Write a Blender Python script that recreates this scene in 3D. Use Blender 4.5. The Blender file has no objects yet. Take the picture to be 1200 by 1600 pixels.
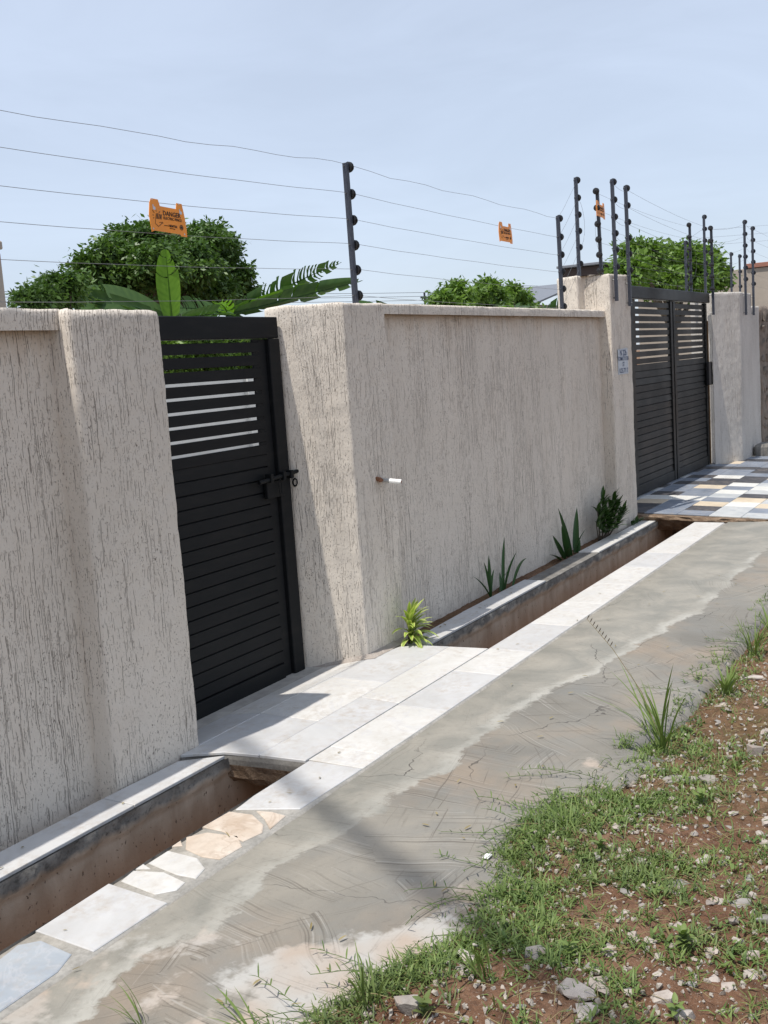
import bpy, bmesh, math, random
import numpy as np
from mathutils import Vector, Matrix, noise

random.seed(7)
rng = np.random.default_rng(7)
SC = bpy.context.scene
COL = SC.collection

# ------------------------------------------------------------------ camera
CAM_H = 1.65
F_PX = 1650.0
R = np.array([[0.509, -0.152, 0.848], [-0.858, -0.013, 0.513], [-0.067, -0.988, -0.137]])
_vw = np.array([990., -295., F_PX]); _vy = -F_PX * F_PX / (990 * .0675 - 295)
_vv = np.array([.0675 * _vy, _vy, F_PX])
_X = _vw / np.linalg.norm(_vw); _Z = -_vv / np.linalg.norm(_vv); _Y = np.cross(_Z, _X)
R = np.stack([_X, _Y, _Z])
cam_d = bpy.data.cameras.new('camera')
cam_d.sensor_fit = 'HORIZONTAL'; cam_d.sensor_width = 36; cam_d.lens = F_PX / 1200 * 36
cam_d.clip_start = 0.05; cam_d.clip_end = 3000
cam = bpy.data.objects.new('camera', cam_d); COL.objects.link(cam)
M4 = Matrix(((R[0, 0], -R[0, 1], -R[0, 2], 0), (R[1, 0], -R[1, 1], -R[1, 2], 0), (R[2, 0], -R[2, 1], -R[2, 2], CAM_H), (0, 0, 0, 1)))
cam.matrix_world = M4
SC.camera = cam

# ------------------------------------------------------------------ sky and sun
SUN = Vector((-0.43, 0.09, 1.0)).normalized()
elev = math.asin(SUN.z); rot = math.atan2(SUN.x, SUN.y)
SC.world = bpy.data.worlds.new('World'); SC.world.use_nodes = True
wt = SC.world.node_tree; wt.nodes.clear()
sky = wt.nodes.new('ShaderNodeTexSky'); sky.sky_type = 'NISHITA'; sky.sun_disc = False
sky.sun_elevation = elev; sky.sun_rotation = rot; sky.air_density = 1.0; sky.dust_density = 0.6; sky.ozone_density = 1.0
sky.altitude = 50
bg = wt.nodes.new('ShaderNodeBackground'); bg.inputs[1].default_value = 0.115
wo = wt.nodes.new('ShaderNodeOutputWorld')
# thin even haze veil over the blue, with faint cirrus streaks
tc = wt.nodes.new('ShaderNodeTexCoord'); mp = wt.nodes.new('ShaderNodeMapping'); mp.inputs[3].default_value = (2.0, 2.0, 7.0); mp.inputs[2].default_value = (.12, .1, .3)
cn = wt.nodes.new('ShaderNodeTexNoise'); cn.inputs['Scale'].default_value = 1.6; cn.inputs['Detail'].default_value = 6; cn.inputs['Roughness'].default_value = .55; cn.inputs['Distortion'].default_value = .6
cr_ = wt.nodes.new('ShaderNodeMapRange'); cr_.inputs[1].default_value = .38; cr_.inputs[2].default_value = .68; cr_.inputs[3].default_value = .97; cr_.inputs[4].default_value = 1.10
vl = wt.nodes.new('ShaderNodeMix'); vl.data_type = 'RGBA'; vl.blend_type = 'MULTIPLY'; vl.inputs[0].default_value = 1.0; vl.inputs[6].default_value = (5.75, 6.45, 7.75, 1)
hz = wt.nodes.new('ShaderNodeMix'); hz.data_type = 'RGBA'; hz.inputs[0].default_value = .68
wt.links.new(tc.outputs['Generated'], mp.inputs[0]); wt.links.new(mp.outputs[0], cn.inputs['Vector']); wt.links.new(cn.outputs[0], cr_.inputs[0])
wt.links.new(cr_.outputs[0], vl.inputs[7]); wt.links.new(sky.outputs[0], hz.inputs[6]); wt.links.new(vl.outputs[2], hz.inputs[7])
wt.links.new(hz.outputs[2], bg.inputs[0]); wt.links.new(bg.outputs[0], wo.inputs[0])
sun_d = bpy.data.lights.new('sun', 'SUN'); sun_d.energy = 4.0; sun_d.angle = math.radians(0.53); sun_d.color = (1.0, 0.955, 0.89)
sun_o = bpy.data.objects.new('sun', sun_d); COL.objects.link(sun_o)
sun_o.rotation_euler = (-SUN).to_track_quat('-Z', 'Y').to_euler(); sun_o.location = (-4, 1, 9)
SC.view_settings.view_transform = 'Standard'; SC.view_settings.look = 'None'
SC.view_settings.exposure = 0.14; SC.view_settings.gamma = 1.0

def atY(px, py, Y):
    v = R @ np.array([px - 600., py - 800., F_PX]); t = Y / v[1]
    return Vector((v[0] * t, Y, v[2] * t + CAM_H))

# ------------------------------------------------------------------ node helper
class NT:
    def __init__(s, name):
        s.m = bpy.data.materials.new(name); s.m.use_nodes = True
        s.t = s.m.node_tree; s.t.nodes.clear()
        s.out = s.t.nodes.new('ShaderNodeOutputMaterial'); s.p = s.t.nodes.new('ShaderNodeBsdfPrincipled')
        s.t.links.new(s.p.outputs[0], s.out.inputs[0])
        s.g = s.t.nodes.new('ShaderNodeNewGeometry')
    def put(s, inp, v):
        if isinstance(v, bpy.types.NodeSocket): s.t.links.new(v, inp)
        elif isinstance(v, (tuple, list)):
            inp.default_value = tuple(v) + (1.0,) if (inp.type == 'RGBA' and len(v) == 3) else tuple(v)
        else: inp.default_value = v
    def pos(s): return s.g.outputs['Position']
    def vec(s, v, sx, sy, sz, off=(0, 0, 0), rz=0):
        n = s.t.nodes.new('ShaderNodeMapping'); s.put(n.inputs[0], v)
        n.inputs[3].default_value = (sx, sy, sz); n.inputs[1].default_value = off; n.inputs[2].default_value = (0, 0, rz)
        return n.outputs[0]
    def noise(s, v, sc=1, det=3, ro=.55, dist=0, col=False):
        n = s.t.nodes.new('ShaderNodeTexNoise'); s.put(n.inputs['Vector'], v)
        n.inputs['Scale'].default_value = sc; n.inputs['Detail'].default_value = det
        n.inputs['Roughness'].default_value = ro; n.inputs['Distortion'].default_value = dist
        return n.outputs['Color' if col else 0]
    def voro(s, v, sc=1, feat='F1', out='Distance'):
        n = s.t.nodes.new('ShaderNodeTexVoronoi'); n.feature = feat; s.put(n.inputs['Vector'], v)
        n.inputs['Scale'].default_value = sc
        return n.outputs[out]
    def voro2(s, v):
        n = s.t.nodes.new('ShaderNodeTexVoronoi'); n.voronoi_dimensions = '2D'; n.feature = 'DISTANCE_TO_EDGE'; s.put(n.inputs['Vector'], v); n.inputs['Scale'].default_value = 1.0
        return n.outputs['Distance']
    def white(s, w):
        n = s.t.nodes.new('ShaderNodeTexWhiteNoise'); n.noise_dimensions = '1D'; s.put(n.inputs['W'], w); return n.outputs['Value']
    def math(s, op, a, b=0.5, c=0.0, clamp=False):
        n = s.t.nodes.new('ShaderNodeMath'); n.operation = op; n.use_clamp = clamp
        s.put(n.inputs[0], a); s.put(n.inputs[1], b); s.put(n.inputs[2], c)
        return n.outputs[0]
    def mr(s, v, a, b, c=0.0, d=1.0, smooth=False):
        n = s.t.nodes.new('ShaderNodeMapRange'); n.interpolation_type = 'SMOOTHSTEP' if smooth else 'LINEAR'
        s.put(n.inputs[0], v)
        for i, x in enumerate((a, b, c, d)): s.put(n.inputs[i + 1], x)
        return n.outputs[0]
    def mix(s, f, a, b, mode='MIX'):
        n = s.t.nodes.new('ShaderNodeMix'); n.data_type = 'RGBA'; n.blend_type = mode
        s.put(n.inputs[0], f); s.put(n.inputs[6], a); s.put(n.inputs[7], b)
        return n.outputs[2]
    def sep(s, v):
        n = s.t.nodes.new('ShaderNodeSeparateXYZ'); s.put(n.inputs[0], v); return n.outputs
    def comb(s, x, y, z):
        n = s.t.nodes.new('ShaderNodeCombineXYZ')
        for i, k in enumerate((x, y, z)): s.put(n.inputs[i], k)
        return n.outputs[0]
    def rotz(s, v, ang):
        n = s.t.nodes.new('ShaderNodeVectorRotate'); n.rotation_type = 'Z_AXIS'
        s.put(n.inputs['Vector'], v); s.put(n.inputs['Angle'], ang); return n.outputs[0]
    def bump(s, h, st=0.5, dist=0.01, nrm=None):
        n = s.t.nodes.new('ShaderNodeBump'); n.inputs['Strength'].default_value = st; n.inputs['Distance'].default_value = dist
        s.put(n.inputs['Height'], h)
        if nrm is not None: s.put(n.inputs['Normal'], nrm)
        return n.outputs[0]
    def attr(s, name):
        n = s.t.nodes.new('ShaderNodeAttribute'); n.attribute_name = name; return n.outputs['Fac']
    def rnd(s):
        n = s.t.nodes.new('ShaderNodeObjectInfo'); return n.outputs['Random']
    def done(s, col, rough=.6, nrm=None, spec=None, metal=0, **kw):
        s.put(s.p.inputs['Base Color'], col); s.put(s.p.inputs['Roughness'], rough); s.put(s.p.inputs['Metallic'], metal)
        if nrm is not None: s.put(s.p.inputs['Normal'], nrm)
        if spec is not None: s.put(s.p.inputs['Specular IOR Level'], spec)
        for k, v in kw.items(): s.put(s.p.inputs[k], v)
        return s.m

# ------------------------------------------------------------------ materials
def z_p(n, p): return n.sep(p)[2]
def mat_plaster(name, base=(.665, .597, .512), gouge=1.0, drip=None):
    n = NT(name); p = n.pos()
    low = n.noise(n.vec(p, 1, 1, .45), 1.7, 3)
    big = n.noise(p, 5, 3)
    wob = n.noise(p, 6, 2, col=True)
    pw = n.mix(.007, p, wob, 'ADD')
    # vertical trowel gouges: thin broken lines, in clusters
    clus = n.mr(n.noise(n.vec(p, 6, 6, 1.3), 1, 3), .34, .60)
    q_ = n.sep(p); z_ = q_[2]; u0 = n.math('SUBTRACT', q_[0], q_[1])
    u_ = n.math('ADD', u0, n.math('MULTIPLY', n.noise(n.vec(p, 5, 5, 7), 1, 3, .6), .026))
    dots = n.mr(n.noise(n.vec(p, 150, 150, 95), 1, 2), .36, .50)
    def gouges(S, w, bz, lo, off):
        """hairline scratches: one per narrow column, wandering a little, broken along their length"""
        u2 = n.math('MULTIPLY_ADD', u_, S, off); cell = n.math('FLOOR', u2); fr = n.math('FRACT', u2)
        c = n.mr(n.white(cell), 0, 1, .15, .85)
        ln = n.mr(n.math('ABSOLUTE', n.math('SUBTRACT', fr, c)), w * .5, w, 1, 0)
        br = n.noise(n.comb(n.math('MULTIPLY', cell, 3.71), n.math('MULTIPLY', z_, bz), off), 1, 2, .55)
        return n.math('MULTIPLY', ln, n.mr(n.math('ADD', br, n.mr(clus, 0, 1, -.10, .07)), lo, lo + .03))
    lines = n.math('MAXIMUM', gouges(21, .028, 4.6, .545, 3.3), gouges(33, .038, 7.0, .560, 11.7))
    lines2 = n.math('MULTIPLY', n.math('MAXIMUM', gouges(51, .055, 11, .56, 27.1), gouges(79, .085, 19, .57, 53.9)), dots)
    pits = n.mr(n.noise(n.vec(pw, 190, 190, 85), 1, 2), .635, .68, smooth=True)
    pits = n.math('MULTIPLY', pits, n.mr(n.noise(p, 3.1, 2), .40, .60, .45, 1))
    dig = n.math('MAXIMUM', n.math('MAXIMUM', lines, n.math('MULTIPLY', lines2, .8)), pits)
    col = n.mix(n.mr(low, .3, .72), tuple(c * .92 for c in base), tuple(min(1, c * 1.06) for c in base))
    col = n.mix(n.mr(n.noise(n.vec(p, 9, 9, 1.2), 1, 3), .5, .85, 0, .35), col, tuple(c * k for c, k in zip(base, (.88, .83, .78))))
    if drip:                                   # rust-brown runs that have dripped from under the coping
        run = n.noise(n.vec(p, 16, 16, .8), 1, 3, .6)
        reach = n.mr(run, .35, .75, drip - .03, drip - .34)
        dm = n.math('MULTIPLY', n.mr(z_p(n, p), reach, drip + .05), n.mr(n.noise(n.vec(p, 2.2, 2.2, 9), 1, 3), .35, .6, .25, .8))
        col = n.mix(n.math('MULTIPLY', dm, .6), col, tuple(c * k for c, k in zip(base, (.70, .55, .42))))
    # shade inside the gouges and pits, painted into the colour
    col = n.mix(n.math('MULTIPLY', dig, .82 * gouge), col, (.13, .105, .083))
    fine = n.noise(n.vec(p, 160, 160, 60), 1, 3, .6)
    ridge = n.noise(n.vec(p, 38, 38, 11), 1, 3)
    knob = n.noise(n.vec(p, 62, 62, 34), 1, 3, .6)
    h = n.math('ADD', n.math('ADD', n.math('MULTIPLY', fine, .25), n.math('MULTIPLY', knob, .45)), n.math('MULTIPLY', ridge, .40))
    h = n.math('SUBTRACT', h, n.math('MULTIPLY', dig, 1.0))
    h = n.math('ADD', h, n.math('MULTIPLY', big, .6))
    return n.done(col, .88, n.bump(h, .8 * gouge, .008), .2)

def mat_cement(name, c1=(.16, .15, .135), c2=(.27, .255, .23), sc=9, bump=.5, dist=.006):
    n = NT(name); p = n.pos()
    a = n.noise(p, sc, 5, .62); b = n.noise(p, sc * 9, 4, .65)
    col = n.mix(n.mr(a, .35, .65), c1, c2)
    col = n.mix(n.mr(b, .35, .7, 0, .5), col, tuple(c * .55 for c in c1))
    return n.done(col, .92, n.bump(n.math('ADD', a, n.math('MULTIPLY', b, .6)), bump, dist), .2)

def mat_drain():
    n = NT('drain_concrete'); p = n.pos(); s = n.sep(p)
    edge = n.math('ADD', s[2], n.math('MULTIPLY', n.math('SUBTRACT', n.noise(p, 11, 4), .5), .07))
    a = n.noise(p, 6, 5, .65); b = n.noise(p, 45, 4, .65)
    cem = n.mix(n.mr(a, .35, .66), (.15, .14, .125), (.34, .315, .275))
    cem = n.mix(n.mr(b, .5, .72, 0, .7), cem, (.035, .032, .028))
    st = n.noise(n.vec(p, 9, 9, 2.2), 1, 4)
    low = n.mix(n.mr(st, .32, .68), (.40, .315, .235), (.60, .49, .375))
    red = n.mr(n.math('ADD', s[2], n.math('MULTIPLY', st, .12)), -.06, -.24)
    low = n.mix(n.math('MULTIPLY', red, .75), low, (.46, .28, .17))
    spots = n.mr(n.noise(n.vec(p, 70, 70, 40), 1, 2), .66, .72)
    low = n.mix(n.math('MULTIPLY', spots, .7), low, (.05, .035, .025))
    col = n.mix(n.mr(edge, -.075, -.05), low, cem)
    h = n.math('ADD', n.math('ADD', a, n.math('MULTIPLY', b, .5)), n.math('MULTIPLY', spots, -.5))
    return n.done(col, .9, n.bump(h, .6, .008), .25)

def mat_tile(name, c1, c2, vein=(.5, .5, .52), rough=.38, stain=.7):
    n = NT(name); p = n.pos(); r = n.rnd()
    pr = n.mix(1.0, p, n.comb(n.math('MULTIPLY', r, 13.0), r, 0), 'ADD')
    a = n.noise(pr, 3.2, 4, .6, 1.2); v = n.noise(pr, 2.1, 5, .6, 2.2)
    col = n.mix(n.mr(a, .35, .68), c1, c2)
    ve = n.mr(n.math('ABSOLUTE', n.math('SUBTRACT', v, .5)), 0, .022, 1, 0)
    col = n.mix(n.math('MULTIPLY', ve, .35), col, vein)
    d = n.noise(p, 26, 4, .7); d2 = n.noise(p, 4.3, 4, .65)
    dirt = n.math('MULTIPLY', n.mr(d, .42, .75), n.mr(d2, .38, .64))
    col = n.mix(n.math('MULTIPLY', dirt, stain), col, (.36, .29, .22))
    return n.done(col, n.mr(d2, .3, .7, rough, rough + .25), n.bump(n.math('ADD', a, n.math('MULTIPLY', d, .2)), .12, .004), .4)

def mat_apron():
    n = NT('apron_concrete'); p = n.pos(); s = n.sep(p)
    lo = n.noise(p, 1.15, 4, .6, .4); mid = n.noise(p, 3.4, 5, .62, .6); hi = n.noise(p, 40, 4, .65); mic = n.noise(p, 210, 3, .6)
    # the older pour beside the kerb has a ragged edge
    yb = n.mr(s[0], 2.0, 4.0, 2.13, 2.0)
    yb = n.math('SUBTRACT', yb, n.mr(s[0], 4.2, 6.4, 0, .30))
    rag = n.math('MULTIPLY', n.math('SUBTRACT', n.noise(n.vec(p, 3.2, 3.2, 1), 1, 6, .68), .5), .36)
    t = n.math('SUBTRACT', n.math('ADD', s[1], rag), yb)          # >0 towards the kerb
    older = n.mr(t, -.012, .016)
    slop = n.math('MULTIPLY', n.mr(t, -.008, .014), n.mr(n.math('ADD', t, n.math('MULTIPLY', n.math('SUBTRACT', hi, .5), .05)), .03, .10, 1, 0))
    col = n.mix(n.mr(lo, .36, .64), (.175, .165, .143), (.275, .252, .212))
    col = n.mix(n.mr(mid, .42, .70, 0, .7), col, (.205, .203, .188))
    warm = n.mr(n.noise(n.vec(p, 1, 1, 1, (4, 7, 0)), 1.5, 4, .6), .5, .66)
    col = n.mix(n.math('MULTIPLY', warm, .7), col, (.285, .228, .172))
    oc = n.mix(n.mr(mid, .38, .68), (.235, .228, .20), (.335, .312, .268))
    col = n.mix(older, col, oc)
    col = n.mix(n.math('MULTIPLY', slop, n.mr(n.noise(n.vec(p, 1.9, 1.9, 1), 1, 4, .65), .42, .60, .08, .75)), col, (.44, .425, .38))
    # thin pale screed left over the near corner
    near = n.math('ADD', n.math('ADD', n.mr(s[0], 2.75, 2.2, -.4, .4), n.mr(s[1], 1.85, 1.45, -.35, .35)), n.math('MULTIPLY', n.math('SUBTRACT', n.noise(p, 4.2, 5, .65), .5), 1.3))
    nearm = n.mr(near, .08, .20)
    ncol = n.mix(n.mr(n.noise(p, 3.0, 3), .42, .6), (.50, .485, .455), (.47, .385, .315))
    col = n.mix(n.math('MULTIPLY', nearm, .7), col, ncol)
    # broom strokes, each patch in a direction of its own
    wp = n.mix(.35, p, n.noise(p, 1.6, 2, col=True), 'ADD')
    cell = n.sep(n.voro(wp, 1.7, out='Color'))
    def strokes(ang, sc, seed):
        q = n.rotz(n.mix(1.0, p, (seed, seed, 0), 'ADD'), ang)
        st = n.noise(n.vec(n.mix(.16, q, n.noise(q, 1.7, 2, col=True), 'ADD'), 1.3, sc, 1), 1, 3, .55)
        w = n.noise(n.vec(q, 1.3, 10, 1), 1, 2)
        return st, n.mr(w, .45, .60)
    a1, m1 = strokes(n.math('MULTIPLY', cell[0], 6.28), 115, 1.0)
    a2, m2 = strokes(n.math('ADD', n.math('MULTIPLY', cell[1], 6.28), .7), 80, 5.0)
    scr = n.math('MAXIMUM', n.math('MULTIPLY', n.mr(a1, .56, .63), m1), n.math('MULTIPLY', n.mr(a2, .60, .66), n.mr(m2, .3, 1)))
    pale = n.math('MULTIPLY', n.mr(a1, .42, .36), m1)
    keep = n.math('MULTIPLY', n.mr(older, 0, 1, 1, .3), n.mr(nearm, 0, 1, 1, .35))
    scr = n.math('MULTIPLY', scr, keep); pale = n.math('MULTIPLY', pale, keep)
    col = n.mix(n.math('MULTIPLY', pale, .34), col, (.44, .42, .385))
    col = n.mix(n.math('MULTIPLY', scr, .6), col, (.105, .09, .072))
    # a few fine cracks
    ce = n.voro(n.mix(.12, p, n.noise(p, 7, 3, col=True), 'ADD'), 1.15, 'DISTANCE_TO_EDGE')
    crack = n.math('MULTIPLY', n.mr(ce, .0008, .0024, 1, 0), n.mr(n.noise(p, 1.3, 2), .50, .60))
    col = n.mix(n.math('MULTIPLY', crack, .75), col, (.05, .045, .04))
    col = n.mix(n.mr(hi, .55, .78, 0, .35), col, (.15, .13, .11))
    col = n.mix(n.mr(mic, .6, .8, 0, .25), col, (.5, .47, .43))
    h = n.math('ADD', n.math('MULTIPLY', mid, 1.2), n.math('MULTIPLY', hi, .35))
    h = n.math('SUBTRACT', h, n.math('ADD', n.math('MULTIPLY', scr, .5), crack))
    h = n.math('ADD', h, n.math('MULTIPLY', older, .6))
    return n.done(col, n.mr(mid, .3, .7, .62, .85), n.bump(h, .45, .006), .3)

def mat_soil():
    n = NT('red_soil'); p = n.pos()
    a = n.noise(p, 2.6, 5, .65); b = n.noise(p, 24, 5, .7); c = n.noise(p, 130, 4, .7)
    col = n.mix(n.mr(a, .35, .66), (.165, .084, .048), (.265, .155, .098))
    col = n.mix(n.mr(b, .45, .68, 0, .85), col, (.085, .045, .028))
    col = n.mix(n.mr(c, .55, .75, 0, .7), col, (.42, .33, .265))
    far = n.noise(p, .35, 3)
    col = n.mix(n.mr(far, .45, .62, 0, .35), col, (.12, .12, .045))
    return n.done(col, .95, n.bump(n.math('ADD', b, n.math('MULTIPLY', c, .5)), 1.0, .02), .15)

def mat_leaf(name, c1, c2, c3=None, rough=.45, trans=.25, attr=True):
    n = NT(name); p = n.pos()
    t = n.attr('tint') if attr else n.noise(p, 14, 3)
    col = n.mix(t, c1, c2)
    if c3: col = n.mix(n.mr(n.noise(p, 1.1, 2), .5, .72, 0, .8), col, c3)
    m = n.done(col, rough, None, .35)
    if trans:
        tr = n.t.nodes.new('ShaderNodeBsdfTranslucent'); ms = n.t.nodes.new('ShaderNodeMixShader')
        n.put(tr.inputs[0], n.mix(1.0, col, (1.0, 1.15, .55), 'MULTIPLY')); ms.inputs[0].default_value = trans
        n.t.links.new(n.p.outputs[0], ms.inputs[1]); n.t.links.new(tr.outputs[0], ms.inputs[2]); n.t.links.new(ms.outputs[0], n.out.inputs[0])
    return m

def mat_plain(name, col, rough=.5, metal=0, var=.12, sc=20, bump=0, spec=.5):
    n = NT(name); p = n.pos(); a = n.noise(p, sc, 4, .6)
    c = n.mix(n.mr(a, .3, .7), tuple(x * (1 - var) for x in col), tuple(min(1, x * (1 + var)) for x in col))
    return n.done(c, n.mr(a, .3, .7, max(.02, rough - .07), min(1, rough + .07)), n.bump(a, bump, .003) if bump else None, spec, metal)

def mat_gate(name, col, rough, dust):
    n = NT(name); p = n.pos(); a = n.noise(n.vec(p, 6, 6, 30), 1, 4); b = n.noise(p, 90, 3, .6); lo = n.noise(p, 1.4, 3)
    c = n.mix(n.math('MULTIPLY', n.mr(a, .45, .75), dust), col, (.16, .135, .11))
    c = n.mix(n.math('MULTIPLY', n.mr(b, .62, .75), dust), c, (.22, .19, .16))
    return n.done(c, n.mr(lo, .3, .7, rough - .06, rough + .1), n.bump(n.math('ADD', n.noise(n.vec(p, 3, 3, 25), 1, 2), n.math('MULTIPLY', b, .1)), .10, .004), .15)

def mat_stone(name, c1, c2, sc=30):
    n = NT(name); p = n.pos(); a = n.noise(p, sc, 5, .65); b = n.noise(p, sc * 6, 3, .6); r = n.rnd()
    c = n.mix(n.mr(a, .35, .66), c1, c2)
    c = n.mix(n.mr(r, 0, 1, 0, .35), c, (.34, .26, .20))
    c = n.mix(n.mr(n.noise(p, sc * .5, 3), .55, .75, 0, .55), c, (.26, .15, .10))
    return n.done(c, .85, n.bump(n.math('ADD', a, b), .5, .004), .3)

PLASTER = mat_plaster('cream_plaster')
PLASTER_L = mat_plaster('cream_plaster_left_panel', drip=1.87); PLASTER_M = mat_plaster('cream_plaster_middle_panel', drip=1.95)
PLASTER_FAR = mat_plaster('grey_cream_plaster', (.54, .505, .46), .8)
CEMENT = mat_cement('raw_cement'); MORTAR = mat_cement('mortar', (.33, .31, .275), (.47, .44, .39), 7)
EARTHCON = mat_cement('earthy_concrete', (.15, .10, .065), (.34, .25, .175), 14, .9, .015)
DRAIN = mat_drain()
TILE_W = mat_tile('white_tile', (.56, .545, .51), (.64, .625, .595))
TILE_G = mat_tile('pale_grey_tile', (.48, .475, .465), (.57, .565, .555))
TILE_B = mat_tile('blue_grey_tile', (.31, .345, .385), (.40, .43, .455), stain=.5)
TILE_BE = mat_tile('beige_marble', (.50, .40, .31), (.66, .585, .50), (.32, .22, .15), .5, .6)
TD = [mat_tile('charcoal_tile', (.035, .037, .045), (.07, .07, .078), (.1, .1, .1), .35, .5), mat_tile('slate_tile', (.17, .20, .25), (.25, .28, .33), (.3, .3, .3), .35, .5),
      mat_tile('cream_tile', (.56, .46, .33), (.66, .56, .42), (.6, .5, .4), .4, .4), mat_tile('light_grey_tile', (.42, .44, .45), (.55, .56, .55), (.5, .5, .5), .35, .5),
      mat_tile('ivory_tile', (.66, .65, .60), (.74, .73, .69), (.6, .6, .6), .35, .4)]
APRON = mat_apron(); SOIL = mat_soil()
GATE1 = mat_gate('black_paint', (.008, .009, .010), .5, .03); GATE2 = mat_gate('dusty_black_paint', (.010, .011, .011), .42, .10)
POST = mat_plain('blue_grey_steel', (.032, .037, .052), .45, 0, .2, 60); RUBBER = mat_plain('black_plastic', (.012, .012, .013), .4)
WIRE = mat_plain('galvanised_wire', (.20, .20, .20), .5, .6); ORANGE = mat_plain('orange_plastic', (.90, .30, .022), .45, 0, .10, 9)
INK = mat_plain('black_ink', (.02, .012, .008), .6); BLUEINK = mat_plain('blue_paint', (.035, .06, .13), .7); WASH = mat_plain('chalk_wash', (.50, .53, .56), .9, 0, .12, 40)
PVC = mat_plain('white_pvc', (.78, .77, .74), .35); PVCG = mat_plain('grey_pvc', (.34, .33, .31), .6); RUST = mat_plain('rusty_metal', (.20, .085, .04), .9, 0, .4, 90, .6)
LEAF_T = mat_leaf('tree_leaf', (.032, .075, .018), (.125, .215, .045), (.065, .115, .028), .42, .30)
LEAF_L = mat_leaf('light_tree_leaf', (.06, .125, .024), (.19, .30, .05), (.11, .19, .035), .45, .35)
GRASS = mat_leaf('grass_blade', (.06, .112, .026), (.215, .285, .08), (.13, .16, .06), .55, .22)
DRY = mat_leaf('dry_grass', (.19, .15, .065), (.33, .27, .14), None, .8, .1)
STRAP = mat_leaf('variegated_leaf', (.20, .36, .03), (.62, .62, .22), None, .4, .25)
SNAKE = mat_leaf('dark_strap_leaf', (.018, .055, .018), (.05, .115, .035), None, .35, .1)
CROTON = mat_leaf('dark_glossy_leaf', (.014, .042, .010), (.045, .095, .02), None, .3, .15)
BANANA = mat_leaf('banana_leaf', (.07, .17, .015), (.19, .34, .04), None, .4, .40); BANANA_D = mat_leaf('dark_banana_leaf', (.022, .065, .014), (.07, .13, .03), None, .4, .3)
BARK = mat_cement('bark', (.07, .055, .04), (.16, .13, .10), 20, .8, .01)
STONE_W = mat_stone('pale_stone', (.34, .30, .265), (.52, .47, .42)); STONE_G = mat_stone('grey_stone', (.20, .19, .175), (.34, .325, .30))
RUBBLE = mat_stone('rubble', (.07, .06, .05), (.20, .17, .14), 12)
HOUSE_W = mat_plain('white_house_paint', (.66, .65, .62), .8, 0, .08, 3); TAN = mat_plain('tan_render', (.36, .31, .26), .85, 0, .08, 3)
ROOF_R = mat_plain('red_roof', (.30, .13, .09), .8); BROWN = mat_plain('brown_fascia', (.055, .035, .028), .6); ROOF_G = mat_plain('grey_roof_sheet', (.17, .18, .20), .5)
PAVE = mat_cement('yard_concrete', (.36, .34, .31), (.48, .46, .42), 2, .3)
CLOTH_BLUE = mat_plain('window_glass', (.05, .06, .07), .1)

# ------------------------------------------------------------------ object helpers
def tag(o, label=None, cat=None, group=None, kind=None):
    if label: o['label'] = label
    if cat: o['category'] = cat
    if group: o['group'] = group
    if kind: o['kind'] = kind
    return o

def empty(name, loc=(0, 0, 0), label=None, cat=None, group=None, kind=None):
    o = bpy.data.objects.new(name, None); COL.objects.link(o); o.location = loc; o.empty_display_size = .05
    return tag(o, label, cat, group, kind)

def me(name, verts, faces, mat=None, smooth=False, tint=None):
    m = bpy.data.meshes.new(name)
    m.from_pydata([tuple(map(float, v)) for v in verts], [], [tuple(map(int, f)) for f in faces])
    if mat: m.materials.append(mat)
    if smooth: m.polygons.foreach_set('use_smooth', [True] * len(m.polygons))
    if tint is not None:
        a = m.attributes.new('tint', 'FLOAT', 'POINT'); a.data.foreach_set('value', np.asarray(tint, dtype=np.float32))
    m.update(); return m

def fast(name, V, Q, mat, tint=None, smooth=False):
    """V (n,3), Q (m,k) arrays"""
    m = bpy.data.meshes.new(name); V = np.asarray(V, np.float32); Q = np.asarray(Q, np.int32); k = Q.shape[1]
    m.vertices.add(len(V)); m.vertices.foreach_set('co', V.ravel())
    m.loops.add(Q.size); m.loops.foreach_set('vertex_index', Q.ravel())
    m.polygons.add(len(Q)); m.polygons.foreach_set('loop_start', np.arange(0, Q.size, k, dtype=np.int32))
    m.polygons.foreach_set('loop_total', np.full(len(Q), k, np.int32))
    if smooth: m.polygons.foreach_set('use_smooth', np.ones(len(Q), bool))
    m.materials.append(mat); m.update(calc_edges=True)
    if tint is not None:
        a = m.attributes.new('tint', 'FLOAT', 'POINT'); a.data.foreach_set('value', np.asarray(tint, np.float32))
    return m

def link(name, mesh, parent=None, loc=None):
    o = bpy.data.objects.new(name, mesh); COL.objects.link(o)
    if parent is not None: o.parent = parent
    if loc is not None: o.location = loc
    return o

def wobj(name, verts, faces, mat, parent=None, smooth=False, tint=None):
    """vertices in world coordinates; the object gets an origin at its base"""
    V = np.array([tuple(v) for v in verts], float)
    c = np.array([V[:, 0].mean(), V[:, 1].mean(), V[:, 2].min()])
    m = me(name, V - c, faces, mat, smooth, tint)
    loc = Vector(c)
    q = parent
    while q is not None: loc = loc - q.location; q = q.parent
    return link(name, m, parent, loc)

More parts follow.
